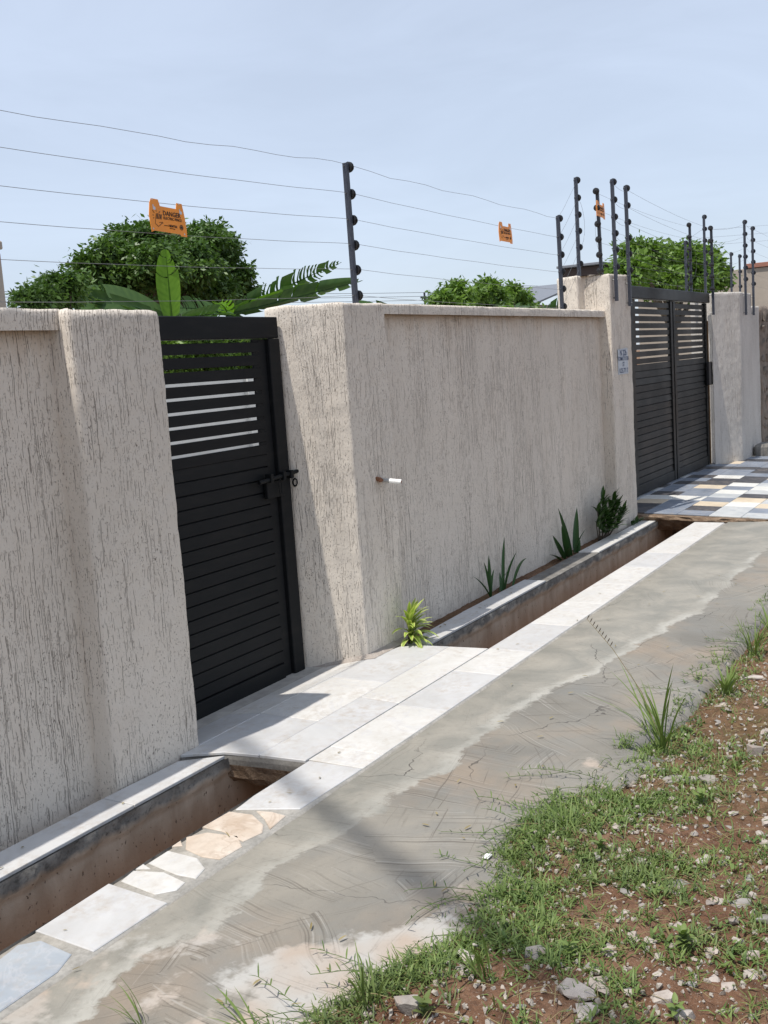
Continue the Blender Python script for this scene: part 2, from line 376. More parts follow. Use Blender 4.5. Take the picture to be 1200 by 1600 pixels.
def box_vf(x0, x1, y0, y1, z0, z1, b=0.0):
    if b <= 0:
        v = [(x, y, z) for x in (x0, x1) for y in (y0, y1) for z in (z0, z1)]
        f = [(0, 1, 3, 2), (4, 6, 7, 5), (0, 4, 5, 1), (2, 3, 7, 6), (0, 2, 6, 4), (1, 5, 7, 3)]
        return v, f
    bm = bmesh.new(); bmesh.ops.create_cube(bm, size=1)
    for w in bm.verts: w.co = Vector(((x0 + x1) / 2 + w.co.x * (x1 - x0), (y0 + y1) / 2 + w.co.y * (y1 - y0), (z0 + z1) / 2 + w.co.z * (z1 - z0)))
    bmesh.ops.bevel(bm, geom=bm.edges[:], offset=b, segments=1, profile=.7, affect='EDGES')
    bm.verts.index_update()
    v = [tuple(w.co) for w in bm.verts]; f = [tuple(w.index for w in q.verts) for q in bm.faces]; bm.free()
    return v, f

def box(name, x0, x1, y0, y1, z0, z1, mat, parent=None, b=.003):
    v, f = box_vf(x0, x1, y0, y1, z0, z1, b); return wobj(name, v, f, mat, parent)

def tube_vf(pts, rad, seg=8, cap=True):
    pts = [Vector(p) for p in pts]; n = len(pts)
    if not isinstance(rad, (list, tuple)): rad = [rad] * n
    V = []; Fc = []; up = Vector((0, 0, 1))
    for i, p in enumerate(pts):
        d = (pts[min(i + 1, n - 1)] - pts[max(i - 1, 0)]).normalized()
        a = d.cross(up if abs(d.z) < .95 else Vector((1, 0, 0))).normalized(); b = d.cross(a)
        for k in range(seg):
            t = 2 * math.pi * k / seg; V.append(p + (a * math.cos(t) + b * math.sin(t)) * rad[i])
    for i in range(n - 1):
        for k in range(seg):
            k2 = (k + 1) % seg; Fc.append((i * seg + k, i * seg + k2, (i + 1) * seg + k2, (i + 1) * seg + k))
    if cap: Fc.append(tuple(range(seg - 1, -1, -1))); Fc.append(tuple((n - 1) * seg + k for k in range(seg)))
    return V, Fc

def join(parts):
    V = []; Fc = []
    for v, f in parts:
        o = len(V); V += list(v); Fc += [tuple(i + o for i in q) for q in f]
    return V, Fc

def fbm(x, y, z, sc, oct=3):
    return noise.fractal((x * sc, y * sc, z * sc), 1.0, 2.0, oct)

def rough_prism(poly, z0, z1, step=.03, r=.018, amp=.004, top_amp=.006, z0f=None):
    """upright block over a footprint (counter-clockwise seen from above) with worn round edges and uneven faces"""
    n = len(poly); P = [Vector(p).to_2d() if len(p) > 2 else Vector(p) for p in poly]
    ring = []                                           # (pos, normal)
    arcs = []
    for i in range(n):
        p = P[i]; a = (P[i - 1] - p); b = (P[(i + 1) % n] - p); la = a.length; lb = b.length
        rr = min(r, la * .4, lb * .4); s = p + a.normalized() * rr; e = p + b.normalized() * rr
        arcs.append([((s * (1 - t) ** 2 + p * 2 * t * (1 - t) + e * t * t)) for t in (0, .33, .67, 1)])
    pts = []
    for i in range(n):
        pts += arcs[i]
        s = arcs[i][-1]; e = arcs[(i + 1) % n][0]; k = max(1, int((e - s).length / step))
        pts += [s.lerp(e, j / k) for j in range(1, k)]
    m = len(pts)
    nor = []
    for i in range(m):
        d = pts[(i + 1) % m] - pts[i - 1]; nor.append(Vector((d.y, -d.x)).normalized())
    zs = list(np.linspace(z0, z1 - r, max(2, int((z1 - r - z0) / step) + 1)))
    rows = [(z, 0.0) for z in zs] + [(z1 - r * .3, r * .3), (z1, r)]
    V = []
    for z, ins in rows:
        for p, q in zip(pts, nor):
            d = fbm(p.x, p.y, z * .6, 3.0) * amp + fbm(p.x, p.y, z, 14, 2) * amp * .6
            zz = z + (fbm(p.x, p.y, 5, 9, 3) * top_amp if z > z1 - r * 1.5 else 0)
            w = p + q * (d - ins); V.append((w.x, w.y, zz))
    Fc = []
    for i in range(len(rows) - 1):
        for k in range(m):
            k2 = (k + 1) % m; Fc.append((i * m + k, i * m + k2, (i + 1) * m + k2, (i + 1) * m + k))
    Fc.append(tuple((len(rows) - 1) * m + k for k in range(m)))
    return V, Fc

def grid_vf(xs, ys, f):
    V = [(x, y, f(x, y)) for y in ys for x in xs]; nx = len(xs)
    Fc = [(j * nx + i, j * nx + i + 1, (j + 1) * nx + i + 1, (j + 1) * nx + i) for j in range(len(ys) - 1) for i in range(nx - 1)]
    return V, Fc

def tile_vf(poly, zf, th, ch=.004):
    n = len(poly); c = Vector((sum(p[0] for p in poly) / n, sum(p[1] for p in poly) / n))
    ar = sum(poly[i][0] * poly[(i + 1) % n][1] - poly[(i + 1) % n][0] * poly[i][1] for i in range(n))
    if ar < 0: poly = poly[::-1]
    V = []
    for k in range(3):
        for p in poly:
            q = Vector(p[:2])
            if k == 2: q = q + (c - q).normalized() * ch
            z = zf(p[0], p[1]); V.append((q.x, q.y, z - (th if k == 0 else ch * .6 if k == 1 else 0)))
    Fc = [(k * n + i, k * n + (i + 1) % n, (k + 1) * n + (i + 1) % n, (k + 1) * n + i) for k in range(2) for i in range(n)]
    Fc.append(tuple(2 * n + i for i in range(n)))
    return V, Fc

def tile(poly, zf, mat, parent, th=.012, name='tile'):
    v, f = tile_vf(poly, zf, th); return wobj(name, v, f, mat, parent)

def rect(x0, x1, y0, y1): return [(x0, y0), (x1, y0), (x1, y1), (x0, y1)]

# ================================================================== SETTING
FRONT = 3.16      # street face of the pillars
COPE = 3.215; PANEL = 3.27
GATE_Y = 3.45; GATE2_Y = 3.48

# edge of the concrete against the soil
_EX = [-40, 1.5, 1.99, 2.19, 2.44, 2.75, 3.05, 3.43, 3.75, 4.27, 4.65, 5.16, 5.92, 7.05, 10, 60]
_EY = [1.6, 1.6, 1.54, 1.50, 1.40, 1.43, 1.48, 1.52, 1.47, 1.37, 1.31, 1.32, 1.30, 1.36, 1.5, 1.5]
def edge_y(x): return float(np.interp(x, _EX, _EY))
def soil_z(x, y):
    d = edge_y(x) + .03 * fbm(x, y, 0, 6, 2) - y
    low = float(np.interp(x, [3.3, 4.3], [0.0, -.055]))
    base = float(np.interp(d, [-.10, .02, .12, .5, 1.5], [-.07, low - .005, low + .012, low * .6 + .02, .02]))
    return base + .016 * fbm(x, y, 1, 2.3, 3) + .010 * fbm(x, y, 3, 15, 3) + .013 * fbm(x, y, 7, 36, 4)

# street-side soil: dense near the camera, then out to the horizon
xs = list(np.arange(1.2, 8.0, .018)); ys = list(np.arange(-.3, 1.66, .018))
V1 = grid_vf(xs, ys, soil_z)
def far_z(x, y): return .0 if y < 1.2 else -.05
strips = [grid_vf([-600, -40, -10, 1.2], [-900, -60, -6, -.3, 1.2, 1.6], far_z), grid_vf([1.2, 8.0], [-900, -60, -6, -.3], lambda x, y: .0),
          grid_vf([8.0, 12, 20, 60, 1500], [-900, -60, -6, -.3, 1.2, 1.6], far_z)]
back = grid_vf([-600, -20, 0, 10, 30, 80, 300, 1500], [3.34, 5, 20, 60, 200, 1500], lambda x, y: -.06)
V, Fc = join([V1] + strips + [back])
o = link('ground', me('ground', V, Fc, SOIL, True)); tag(o, kind='structure')

# yard behind the wall
V, Fc = grid_vf([-20, 0, 5, 10, 20, 40], [3.36, 6, 13.9], lambda x, y: -.02)
tag(wobj('yard_paving', V, Fc, PAVE), kind='structure')

# concrete apron between the kerb and the soil
xs = list(np.arange(-3, 10.1, .06)); nx = len(xs)
V = []; prof = [2.312, 2.2, 2.0, 1.8, 1.6, 1.45, None, 'a', 'b']
rows = []
for k in range(9):
    for x in xs:
        e = edge_y(x) - .01 + .012 * fbm(x, 0, 2, 3, 3) if x > 4.1 else edge_y(x) - .2
        y0 = 2.312 + .006 * fbm(x, 0, 0, 5, 2)
        y = [y0, y0 - .012, y0 + (e - y0) * .3, y0 + (e - y0) * .6, y0 + (e - y0) * .85, e + .05, e + .01, e - .035, e - .05][k]
        z = [-.02, -.006, -.004, -.004, -.006, -.007, -.014, -.07, -.16][k] + (.004 * fbm(x, y, 0, 1.6, 3) if 1 < k < 7 else 0)
        V.append((x, y, z))
Fc = [(j * nx + i + 1, j * nx + i, (j + 1) * nx + i, (j + 1) * nx + i + 1) for j in range(8) for i in range(nx - 1)]
tag(wobj('concrete_apron', V, Fc, APRON, None, True), kind='structure')

# ---- open drain
DY0, DY1 = 2.585, 2.985
drain = tag(empty('open_drain', (3, 2.8, -.75)), kind='structure')
def wall_face(name, y, sgn, mat, x0=-3, x1=10.6, top=-.014, bot=-.75):
    xs = list(np.arange(x0, x1, .03)); zs = [top, top - .02, top - .04, top - .06, top - .08, top - .1, top - .13, top - .17, top - .22, top - .3, bot]
    V = []
    for z in zs:
        for x in xs:
            lip = .018 if z > -.085 + .02 * fbm(x, 2, 0, 5, 2) else 0
            V.append((x, y + sgn * (-lip + (.016 if z > -.1 else .010) * fbm(x, y, z, 11, 3) * (0 if z > -.016 else 1)), z))
    nx = len(xs); Fc = [(j * nx + i, j * nx + i + 1, (j + 1) * nx + i + 1, (j + 1) * nx + i) for j in range(len(zs) - 1) for i in range(nx - 1)]
    if sgn > 0: Fc = [q[::-1] for q in Fc]
    return wobj(name, V, Fc, mat, drain, True)
wall_face('drain_wall', DY1, 1, DRAIN)
wall_face('drain_wall', DY0, -1, DRAIN)
V, Fc = grid_vf(list(np.arange(-3, 10.6, .3)), [DY0 - .02, DY1 + .02], lambda x, y: -.7 + .01 * fbm(x, y, 0, 4)); wobj('drain_bed', V, Fc, EARTHCON, drain)
V = [(10.55, DY0, -.75), (10.55, DY1, -.75), (10.55, DY1, 0), (10.55, DY0, 0)]; wobj('drain_end', V, [(0, 1, 2, 3)], EARTHCON, drain)

# ledge between the drain and the wall, tiled in part
def zl(x, y): return 0.0
ledge = tag(empty('drain_ledge', (3, 3.06, -.1)), kind='structure')
def ledge_back(x):
    return 3.146
def ledge_core(x0, x1):
    xs = list(np.arange(x0, x1, .05)) + [x1]; V = []
    for x in xs:
        b = ledge_back(x); w = .004 * fbm(x, 1, 1, 8, 2)
        V += [(x, DY1 - .006 + w, -.05), (x, DY1 - .004 + w, -.016), (x, DY1 + .01, -.0125), (x, b, -.0125), (x, b, -.16)]
    Fc = [(i * 5 + j, i * 5 + j + 1, (i + 1) * 5 + j + 1, (i + 1) * 5 + j) for i in range(len(xs) - 1) for j in range(4)]
    wobj('mortar_core', V, Fc, CEMENT, ledge)
ledge_core(-3, 3.43); ledge_core(5.25, 9.97)
for x0, x1 in ((-3, -1.2), (-1.197, .6), (.603, 2.0), (2.003, 2.862)): tile(rect(x0, x1, DY1 - .010, 3.145), zl, TILE_G, ledge)
tile([(2.865, DY1 - .01), (3.425, DY1 - .01), (3.30, 3.13), (2.865, 3.145)], zl, TILE_G, ledge)
tile([(5.262, DY1 - .008), (6.1, DY1 - .01), (6.1, 3.14), (5.30, 3.12), (5.262, 3.08)], zl, TILE_G, ledge); tile(rect(6.104, 7.16, DY1 - .01, 3.143), zl, TILE_G, ledge)
tile([(8.33, DY1 - .012), (9.196, DY1 - .012), (9.196, 3.14), (8.30, 3.14)], zl, TILE_W, ledge); tile(rect(9.2, 9.95, DY1 - .012, 3.11), zl, TILE_W, ledge)
# earth in the slot between ledge and wall
V, Fc = grid_vf(list(np.arange(5.2, 9.3, .05)), [3.14, 3.18, 3.23, 3.30], lambda x, y: -.03 + .012 * fbm(x, y, 0, 9, 2)); wobj('soil_strip', V, Fc, SOIL, ledge, True)

# kerb of tiles and marble offcuts set in mortar
kerb = tag(empty('kerb', (3, 2.45, -.1)), kind='structure')
xs = list(np.arange(-3, 9.93, .05)); V = []
for x in xs:
    a = .004 * fbm(x, 3, 1, 7, 2)
    V += [(x, 2.300, -.03), (x, 2.306 + a, -.0045), (x, 2.45, -.0036 + .0012 * fbm(x, 0, 0, 6, 2)), (x, DY0 - .014 + a, -.0045), (x, DY0 - .008 + a, -.05)]
Fc = [(i * 5 + j, (i + 1) * 5 + j, (i + 1) * 5 + j + 1, i * 5 + j + 1) for i in range(len(xs) - 1) for j in range(4)]
wobj('mortar_bed', V, Fc, MORTAR, kerb, True)
def zk(x, y): return 0.0
def zk2(x, y): return -.003
for poly, m in (([(1.862, 2.549), (1.94, 2.562), (1.987, 2.516), (1.972, 2.369), (1.888, 2.335), (1.50, 2.33), (1.45, 2.54)], TILE_B),
                ([(2.02, 2.578), (2.34, 2.588), (2.322, 2.312), (2.01, 2.318)], TILE_G),
                ([(2.37, 2.562), (2.442, 2.576), (2.478, 2.468), (2.451, 2.351), (2.399, 2.341), (2.347, 2.388)], TILE_W),
                ([(2.507, 2.566), (2.607, 2.568), (2.606, 2.431), (2.556, 2.354), (2.487, 2.334), (2.481, 2.414)], TILE_W),
                ([(2.72, 2.58), (2.782, 2.533), (2.801, 2.404), (2.74, 2.338), (2.63, 2.348), (2.62, 2.42), (2.644, 2.517)], TILE_BE),
                ([(2.812, 2.582), (2.96, 2.575), (2.973, 2.473), (2.916, 2.376), (2.861, 2.34), (2.774, 2.36), (2.811, 2.488)], TILE_BE),
                ([(3.005, 2.477), (3.022, 2.418), (3.013, 2.346), (2.895, 2.33), (2.958, 2.403)], TILE_BE),
                ([(2.985, 2.562), (3.11, 2.578), (3.512, 2.582), (3.518, 2.318), (3.085, 2.33)], TILE_G),
                ([(2.455, 2.577), (2.495, 2.579), (2.478, 2.53)], TILE_W), ([(2.64, 2.578), (2.69, 2.580), (2.66, 2.545)], TILE_BE),
                (rect(.9, 1.40, 2.33, 2.575), TILE_G), (rect(.2, .88, 2.33, 2.575), TILE_W), (rect(-.6, .18, 2.33, 2.575), TILE_W)):
    tile(poly, zk, m, kerb)
xk = [3.523, 3.69, 4.29, 4.90, 5.36, 5.96, 6.56, 7.16, 7.77, 8.37, 8.98, 9.58, 9.92]
for i in range(len(xk) - 1):
    tile([(xk[i], 2.318), (xk[i + 1] - .004, 2.318), (xk[i + 1] - .004, 2.592), (xk[i], 2.592)], zk, TILE_G if i in (2, 4, 8) else TILE_W, kerb)

# ---- slab bridging the drain in front of the small gate
def zs(x, y): return float(np.interp(y, [2.5, 2.597, 2.82, 3.05, 3.16, 3.45, 3.7], [0, .002, .009, .013, .008, -.042, -.045]))
slab = tag(empty('entrance_slab', (4.3, 2.9, -.1)), kind='structure')
outl = [(3.500, 2.588), (5.345, 2.588), (5.255, 2.985), (5.20, 3.10), (4.95, 3.155), (4.85, 3.55), (3.40, 3.55), (3.46, 3.155), (3.335, 3.155), (3.36, 3.13), (3.435, 2.985)]
def slab_core():
    pts = []
    for i in range(len(outl)):
        a = Vector(outl[i]); b = Vector(outl[(i + 1) % len(outl)]); k = max(1, int((b - a).length / .025)); pts += [a.lerp(b, j / k) for j in range(k)]
    n = len(pts); V = []
    for k, (dz, ins) in enumerate(((0, .004), (-.02, .0), (-.045, .002), (-.075, .010), (-.11, .022), (-.145, .045))):
        for p in pts:
            c = Vector((4.3, 2.85)); q = p + (c - p).normalized() * (ins * (1 + .9 * fbm(p.x, p.y, k, 12, 3)) if k > 2 else ins)
            V.append((q.x, q.y, zs(p.x, p.y) - .0125 + dz + (.012 * fbm(p.x, p.y, 9, 14, 2) if k > 2 else 0)))
    Fc = [(k * n + i, (k + 1) * n + i, (k + 1) * n + (i + 1) % n, k * n + (i + 1) % n) for k in range(5) for i in range(n)]
    Fc.append(tuple(range(n))); Fc.append(tuple(5 * n + i for i in range(n - 1, -1, -1)))
    return V, Fc
V, Fc = slab_core(); o = wobj('slab_core', V, Fc, EARTHCON, slab); o.data.materials.append(CEMENT)
nn = (len(o.data.polygons) - 2) // 5
for i, q in enumerate(o.data.polygons): q.material_index = 1 if i < nn * 2 or i == nn * 5 else 0
J = 2.82
for poly, m in (([(3.503, 2.596), (4.31, 2.596), (4.31, J - .003), (3.470, J - .003)], TILE_G), ([(4.314, 2.596), (5.345, 2.596), (5.293, J - .003), (4.314, J - .003)], TILE_W),
                ([(3.467, J), (3.93, J), (3.93, 3.157), (3.34, 3.157), (3.36, 3.12), (3.435, 2.985)], TILE_G), ([(3.47, 3.16), (3.93, 3.16), (3.93, 3.53), (3.41, 3.53)], TILE_G),
                ([(3.934, J), (4.56, J), (4.56, 3.157), (3.934, 3.157)], TILE_W), ([(3.934, 3.16), (4.90, 3.16), (4.74, 3.53), (3.934, 3.53)], TILE_W),
                ([(4.564, J), (5.292, J), (5.258, 2.985), (5.20, 3.10), (4.93, 3.157), (4.564, 3.157)], TILE_G)):
    tile(poly, zs, m, slab)
# mortar fillet at the foot of the right gate pillar
xs_ = np.linspace(4.76, 5.38, 40); V = []
for x in xs_:
    fy = float(np.interp(x, [4.742, 4.936, 5.4], [3.45, 3.16, 3.16])); w = .05 + .02 * fbm(x, 0, 0, 9, 2)
    V += [(x, fy - w, zs(x, fy - w) + .0015), (x, fy - w * .5, zs(x, fy) + .012 + .004 * fbm(x, 1, 0, 20, 2)), (x, fy + .02, zs(x, fy) + .028 + .012 * fbm(x, 2, 0, 12, 2))]
Fc = [(i * 3 + j, (i + 1) * 3 + j, (i + 1) * 3 + j + 1, i * 3 + j + 1) for i in range(39) for j in range(2)]
wobj('mortar_fillet', V, Fc, mat_cement('pinkish_mortar', (.34, .29, .25), (.46, .41, .36), 16), slab, True)

# ---- driveway in front of the large gate
def zd(x, y): return float(np.interp(y, [1.55, 1.9, 2.3, 3.0, 3.7], [0.0, .02, .035, .06, .07]))
drive = tag(empty('driveway', (12.5, 2.6, -.1)), kind='structure')
def drive_core():
    pts = []
    ol = [(9.96, 3.15), (9.98, 2.6), (10.02, 2.2), (10.1, 1.55), (17.2, 1.55), (17.2, 3.7), (9.96, 3.7)]
    for i in range(len(ol)):
        a = Vector(ol[i]); b = Vector(ol[(i + 1) % len(ol)]); k = max(1, int((b - a).length / .03)); pts += [a.lerp(b, j / k) for j in range(k)]
    n = len(pts); V = []
    for k, (dz, ins) in enumerate(((0, .0), (-.012, -.01), (-.03, -.02), (-.06, .02), (-.10, .05), (-.15, .10))):
        for p in pts:
            e = ins + .03 * fbm(p.x, p.y, k * .7, 8, 3) * (1 if p.x < 10.3 else 0)
            V.append((p.x + (e if p.x < 10.3 else 0), p.y, zd(p.x, p.y) - .0125 + dz + .012 * fbm(p.x, p.y, k, 10, 2) * (k > 1)))
    Fc = [(k * n + i, k * n + (i + 1) % n, (k + 1) * n + (i + 1) % n, (k + 1) * n + i) for k in range(5) for i in range(n)]
    Fc.append(tuple(range(n - 1, -1, -1))); Fc.append(tuple(5 * n + i for i in range(n)))
    return V, Fc
V, Fc = drive_core(); wobj('drive_core', V, Fc, EARTHCON, drive)
V, Fc = grid_vf([10.12, 10.4, 17.1], [1.56, 1.9, 2.3, 3.0, 3.69], lambda x, y: zd(x, y) - .0095); wobj('mortar_bed', V, Fc, MORTAR, drive)
rt = random.Random(3); tcache = {}
ROWS = [1.58, 1.9, 2.2, 2.5, 2.8, 3.12, 3.44, 3.68]
for j in range(len(ROWS) - 1):
    off = rt.uniform(-.04, .04)
    for i in range(24):
        x0 = 10.07 + .3 * i + (off if i else 0); x1 = 10.07 + .3 * (i + 1) + off - .005
        m = rt.choices(TD, (.34, .34, .12, .16, .07))[0]
        tile(rect(x0, x1, ROWS[j], ROWS[j + 1] - .005), zd, m, drive, .011)

# ================================================================== WALLS
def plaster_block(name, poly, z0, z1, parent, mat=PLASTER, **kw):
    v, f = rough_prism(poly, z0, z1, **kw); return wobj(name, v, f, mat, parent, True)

wl = empty('boundary_wall', (1.0, 3.3, 0), 'cream plastered wall left of the small black gate, ending in a square pillar', 'wall')
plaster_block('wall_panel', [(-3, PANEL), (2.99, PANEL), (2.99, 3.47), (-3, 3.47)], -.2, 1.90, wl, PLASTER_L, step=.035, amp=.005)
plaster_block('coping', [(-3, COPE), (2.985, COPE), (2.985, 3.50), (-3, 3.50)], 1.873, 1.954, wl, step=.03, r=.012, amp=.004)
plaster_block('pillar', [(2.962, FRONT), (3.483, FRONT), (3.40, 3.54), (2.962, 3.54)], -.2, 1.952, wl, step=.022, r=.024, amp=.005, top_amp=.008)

wm = empty('boundary_wall', (7.2, 3.3, 0), 'cream plastered wall between the two gates, with a pipe stub and garden plants at its foot', 'wall')
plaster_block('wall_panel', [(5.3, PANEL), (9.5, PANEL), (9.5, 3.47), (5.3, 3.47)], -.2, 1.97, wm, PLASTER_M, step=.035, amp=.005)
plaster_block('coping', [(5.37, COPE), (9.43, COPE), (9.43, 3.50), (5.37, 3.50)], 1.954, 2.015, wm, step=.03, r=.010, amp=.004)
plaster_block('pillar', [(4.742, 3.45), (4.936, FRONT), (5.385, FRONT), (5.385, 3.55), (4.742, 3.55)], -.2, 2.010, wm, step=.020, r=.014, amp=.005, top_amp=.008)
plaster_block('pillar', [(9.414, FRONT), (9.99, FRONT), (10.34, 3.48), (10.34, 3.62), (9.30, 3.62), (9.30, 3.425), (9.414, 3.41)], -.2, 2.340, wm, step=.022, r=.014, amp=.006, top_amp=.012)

wr = empty('boundary_wall', (14.3, 3.3, 0), 'pale plastered gate pillar and wall right of the large double gate', 'wall')
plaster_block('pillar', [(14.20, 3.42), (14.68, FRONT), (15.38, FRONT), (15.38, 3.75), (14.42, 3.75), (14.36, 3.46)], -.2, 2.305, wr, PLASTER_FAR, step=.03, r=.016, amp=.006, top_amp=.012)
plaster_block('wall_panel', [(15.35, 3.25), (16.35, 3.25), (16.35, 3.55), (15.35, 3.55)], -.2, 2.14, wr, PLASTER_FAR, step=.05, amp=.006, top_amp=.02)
V, Fc = box_vf(15.25, 15.7, 2.92, 3.15, .02, .22, .04); wobj('step_block', V, Fc, CEMENT, wr)
rw = empty('rubble_wall', (18, 3.3, 0), 'dark rough rubble stone wall at the far right beyond the gate pillar', 'wall')
plaster_block('wall_core', [(16.36, 3.24), (26, 3.24), (26, 3.6), (16.36, 3.6)], -.2, 2.15, rw, RUBBLE, step=.12, amp=.03, top_amp=.06, r=.05)
rr = random.Random(11)
for j in range(10):
    x = 16.40 + rr.uniform(0, .1)
    while x < 18.2:
        w = rr.uniform(.16, .34); bm = bmesh.new()
        for k in range(14): bm.verts.new((x + rr.uniform(0, w - .02), 3.20 + rr.uniform(0, .12), .03 + j * .21 + rr.uniform(.0, .19)))
        bmesh.ops.convex_hull(bm, input=bm.verts); bm.verts.index_update()
        vv = [tuple(v.co) for v in bm.verts]; idx = {v: i for i, v in enumerate(bm.verts)}
        used = [tuple(idx[v] for v in f.verts) for f in bm.faces]; bm.free()
        wobj('stone', vv, used, RUBBLE, rw); x += w

# ================================================================== GATES
def slat_mesh(w, h, d, tilt=.0, mat=GATE1):
    v, f = box_vf(-w / 2, w / 2, -d / 2, d / 2, -h / 2, h / 2, .002)
    v = [(x, y + tilt * z, z) for x, y, z in v]; return me('slat', v, f, mat)

g1 = empty('small_gate', (4.1, GATE_Y, -.04), 'small black metal gate with open slats at the top and a bolt latch', 'gate')
gx0, gx1 = 3.45, 4.722; gz0 = -.036; gz1 = 1.952
box('top_rail', gx0, gx1, GATE_Y, GATE_Y + .045, 1.838, gz1, GATE1, g1, .004)
box('bottom_rail', gx0 + .072, 4.550, GATE_Y + .004, GATE_Y + .04, gz0, .06, GATE1, g1, .004)
box('stile', gx0, gx0 + .07, GATE_Y + .001, GATE_Y + .044, gz0, 1.836, GATE1, g1, .004)
box('stile', 4.624, gx1, GATE_Y - .004, GATE_Y + .046, gz0 - .004, 1.836, GATE1, g1, .004)
box('inner_stile', 4.553, 4.620, GATE_Y + .018, GATE_Y + .044, gz0, 1.836, GATE1, g1, .003)
sx0, sx1 = gx0 + .06, 4.556; sw = sx1 - sx0
open_m = slat_mesh(sw, .0535, .016); clo_m = slat_mesh(sw, .0625, .014, .05); spc_m = slat_mesh(.05, .016, .012)
z = 1.836 - .0148; rg = random.Random(5)
for k in range(9):
    zc = z - .0267; s = link('slat', open_m, g1); s.location = Vector(((sx0 + sx1) / 2, GATE_Y + .022 + rg.uniform(-.001, .001), zc)) - g1.location
    s.rotation_euler = (rg.uniform(-.02, .02), rg.uniform(-.0015, .0015), 0)
    b = link('spacer', spc_m, g1); b.location = Vector((4.528, GATE_Y + .022, z + .007)) - g1.location
    z -= .0683
z += .0
k = 0
while z > .02:
    s = link('slat', clo_m, g1); s.location = Vector(((sx0 + sx1) / 2, GATE_Y + .024, z - .032 + .0155)) - g1.location
    s.rotation_euler = (rg.uniform(-.012, .012), rg.uniform(-.001, .001), 0); z -= .0683; k += 1
box('backing_sheet', sx0, sx1, GATE_Y + .034, GATE_Y + .038, .0, 1.225, GATE1, g1, 0)
# sliding bolt, hasp and padlock ring
zb = 1.095
bolt = wobj('bolt', *tube_vf([(4.415, GATE_Y - .022, zb - .012), (4.800, GATE_Y - .022, zb + .012)], .011, 10), GATE1, g1)
wobj('bolt_knob', *tube_vf([(4.790, GATE_Y - .022, zb + .011), (4.815, GATE_Y - .022, zb + .013)], .017, 10), GATE1, g1)
box('latch_plate', 4.495, 4.655, GATE_Y - .012, GATE_Y + .012, zb - .11, zb - .02, GATE1, g1, .003)
for xk_ in (4.500, 4.615, 4.685): box('bolt_bracket', xk_, xk_ + .025, GATE_Y - .04, GATE_Y + .002, zb - .022, zb + .024, GATE1, g1, .003)
loop = [(4.590 + .013 * math.cos(t), GATE_Y - .03, zb - .055 + .042 * math.sin(t)) for t in np.linspace(0, 2 * math.pi, 17)]
wobj('hasp_loop', *tube_vf(loop, .003, 6, False), GATE1, g1)
ring = [(4.740 + .002 * math.sin(t), GATE_Y - .02 + .014 * math.cos(t), zb - .05 + .02 * math.sin(t)) for t in np.linspace(0, 2 * math.pi, 17)]
wobj('padlock_ring', *tube_vf(ring, .005, 6, False), GATE1, g1)

g2 = empty('large_gate', (12.6, GATE2_Y, .068), 'large dark double gate of horizontal slats with a wide top beam over the driveway', 'gate')
G2Z0 = .074
box('top_beam', 10.50, 14.25, GATE2_Y - .03, GATE2_Y + .06, 2.18, 2.305, GATE2, g2, .006)
for x0, x1, d in ((10.55, 10.64, 0), (10.99, 11.10, 0), (12.50, 12.585, .0), (12.60, 12.685, -.006), (14.11, 14.20, 0)):
    box('stile', x0, x1, GATE2_Y + d, GATE2_Y + .045, G2Z0, 2.175, GATE2, g2, .004)
for x0, x1 in ((10.66, 12.49), (12.70, 14.10)):
    box('bottom_rail', x0, x1, GATE2_Y + .003, GATE2_Y + .04, G2Z0 + .002, .19, GATE2, g2, .004)
    w = x1 - x0 + .04; om = slat_mesh(w, .056, .016, 0, GATE2); cm = slat_mesh(w, .0685, .014, .06, GATE2); z = 2.17; k = 0
    while z > .21:
        op = k < 9
        s = link('slat', om if op else cm, g2); s.location = Vector(((x0 + x1) / 2, GATE2_Y + .022 + rg.uniform(-.002, .002), z - (.046 if op else .038))) - g2.location
        s.rotation_euler = (rg.uniform(-.03, .03), rg.uniform(-.0012, .0012), rg.uniform(-.0012, .0012)); z -= .0762; k += 1
for x0, x1 in ((10.66, 12.49), (12.70, 14.10)): box('backing_sheet', x0 - .01, x1 + .01, GATE2_Y + .036, GATE2_Y + .040, .12, 1.475, GATE2, g2, 0)
box('lock_box', 14.07, 14.25, GATE2_Y - .045, GATE2_Y - .005, 1.12, 1.42, RUBBER, g2, .006)
box('edge_plate', 14.204, 14.222, GATE2_Y - .01, GATE2_Y + .05, G2Z0, 1.95, mat_plain('brown_edge', (.16, .085, .03), .6), g2, .002)

# ================================================================== ELECTRIC FENCE
def lathe_x(prof, seg=12):
    V = []; Fc = []
    for x, r in prof:
        for k in range(seg):
            t = 2 * math.pi * k / seg; V.append((x, r * math.cos(t), r * math.sin(t)))
    n = len(prof)
    for i in range(n - 1):
        for k in range(seg):
            k2 = (k + 1) % seg; Fc.append((i * seg + k, i * seg + k2, (i + 1) * seg + k2, (i + 1) * seg + k))
    Fc.append(tuple(range(seg - 1, -1, -1))); Fc.append(tuple((n - 1) * seg + k for k in range(seg)))
    return V, Fc
INS = me('insulator', *lathe_x([(0, .011), (.004, .011), (.005, .019), (.009, .021), (.012, .020), (.013, .012), (.017, .012), (.018, .021), (.023, .021), (.024, .012), (.028, .012), (.029, .018), (.034, .016), (.036, .008), (.042, .006)], 12), RUBBER, False)
PIN = me('pin', *tube_vf([(-.03, 0, 0), (-.012, 0, 0)], .0035, 6), WIRE)
_pc = {}
def post_mesh(L):
    k = round(L, 2)
    if k not in _pc:
        v, f = box_vf(-.0145, .0145, -.0145, .0145, 0, L, .002); _pc[k] = me('post', v, f, POST)
    return _pc[k]
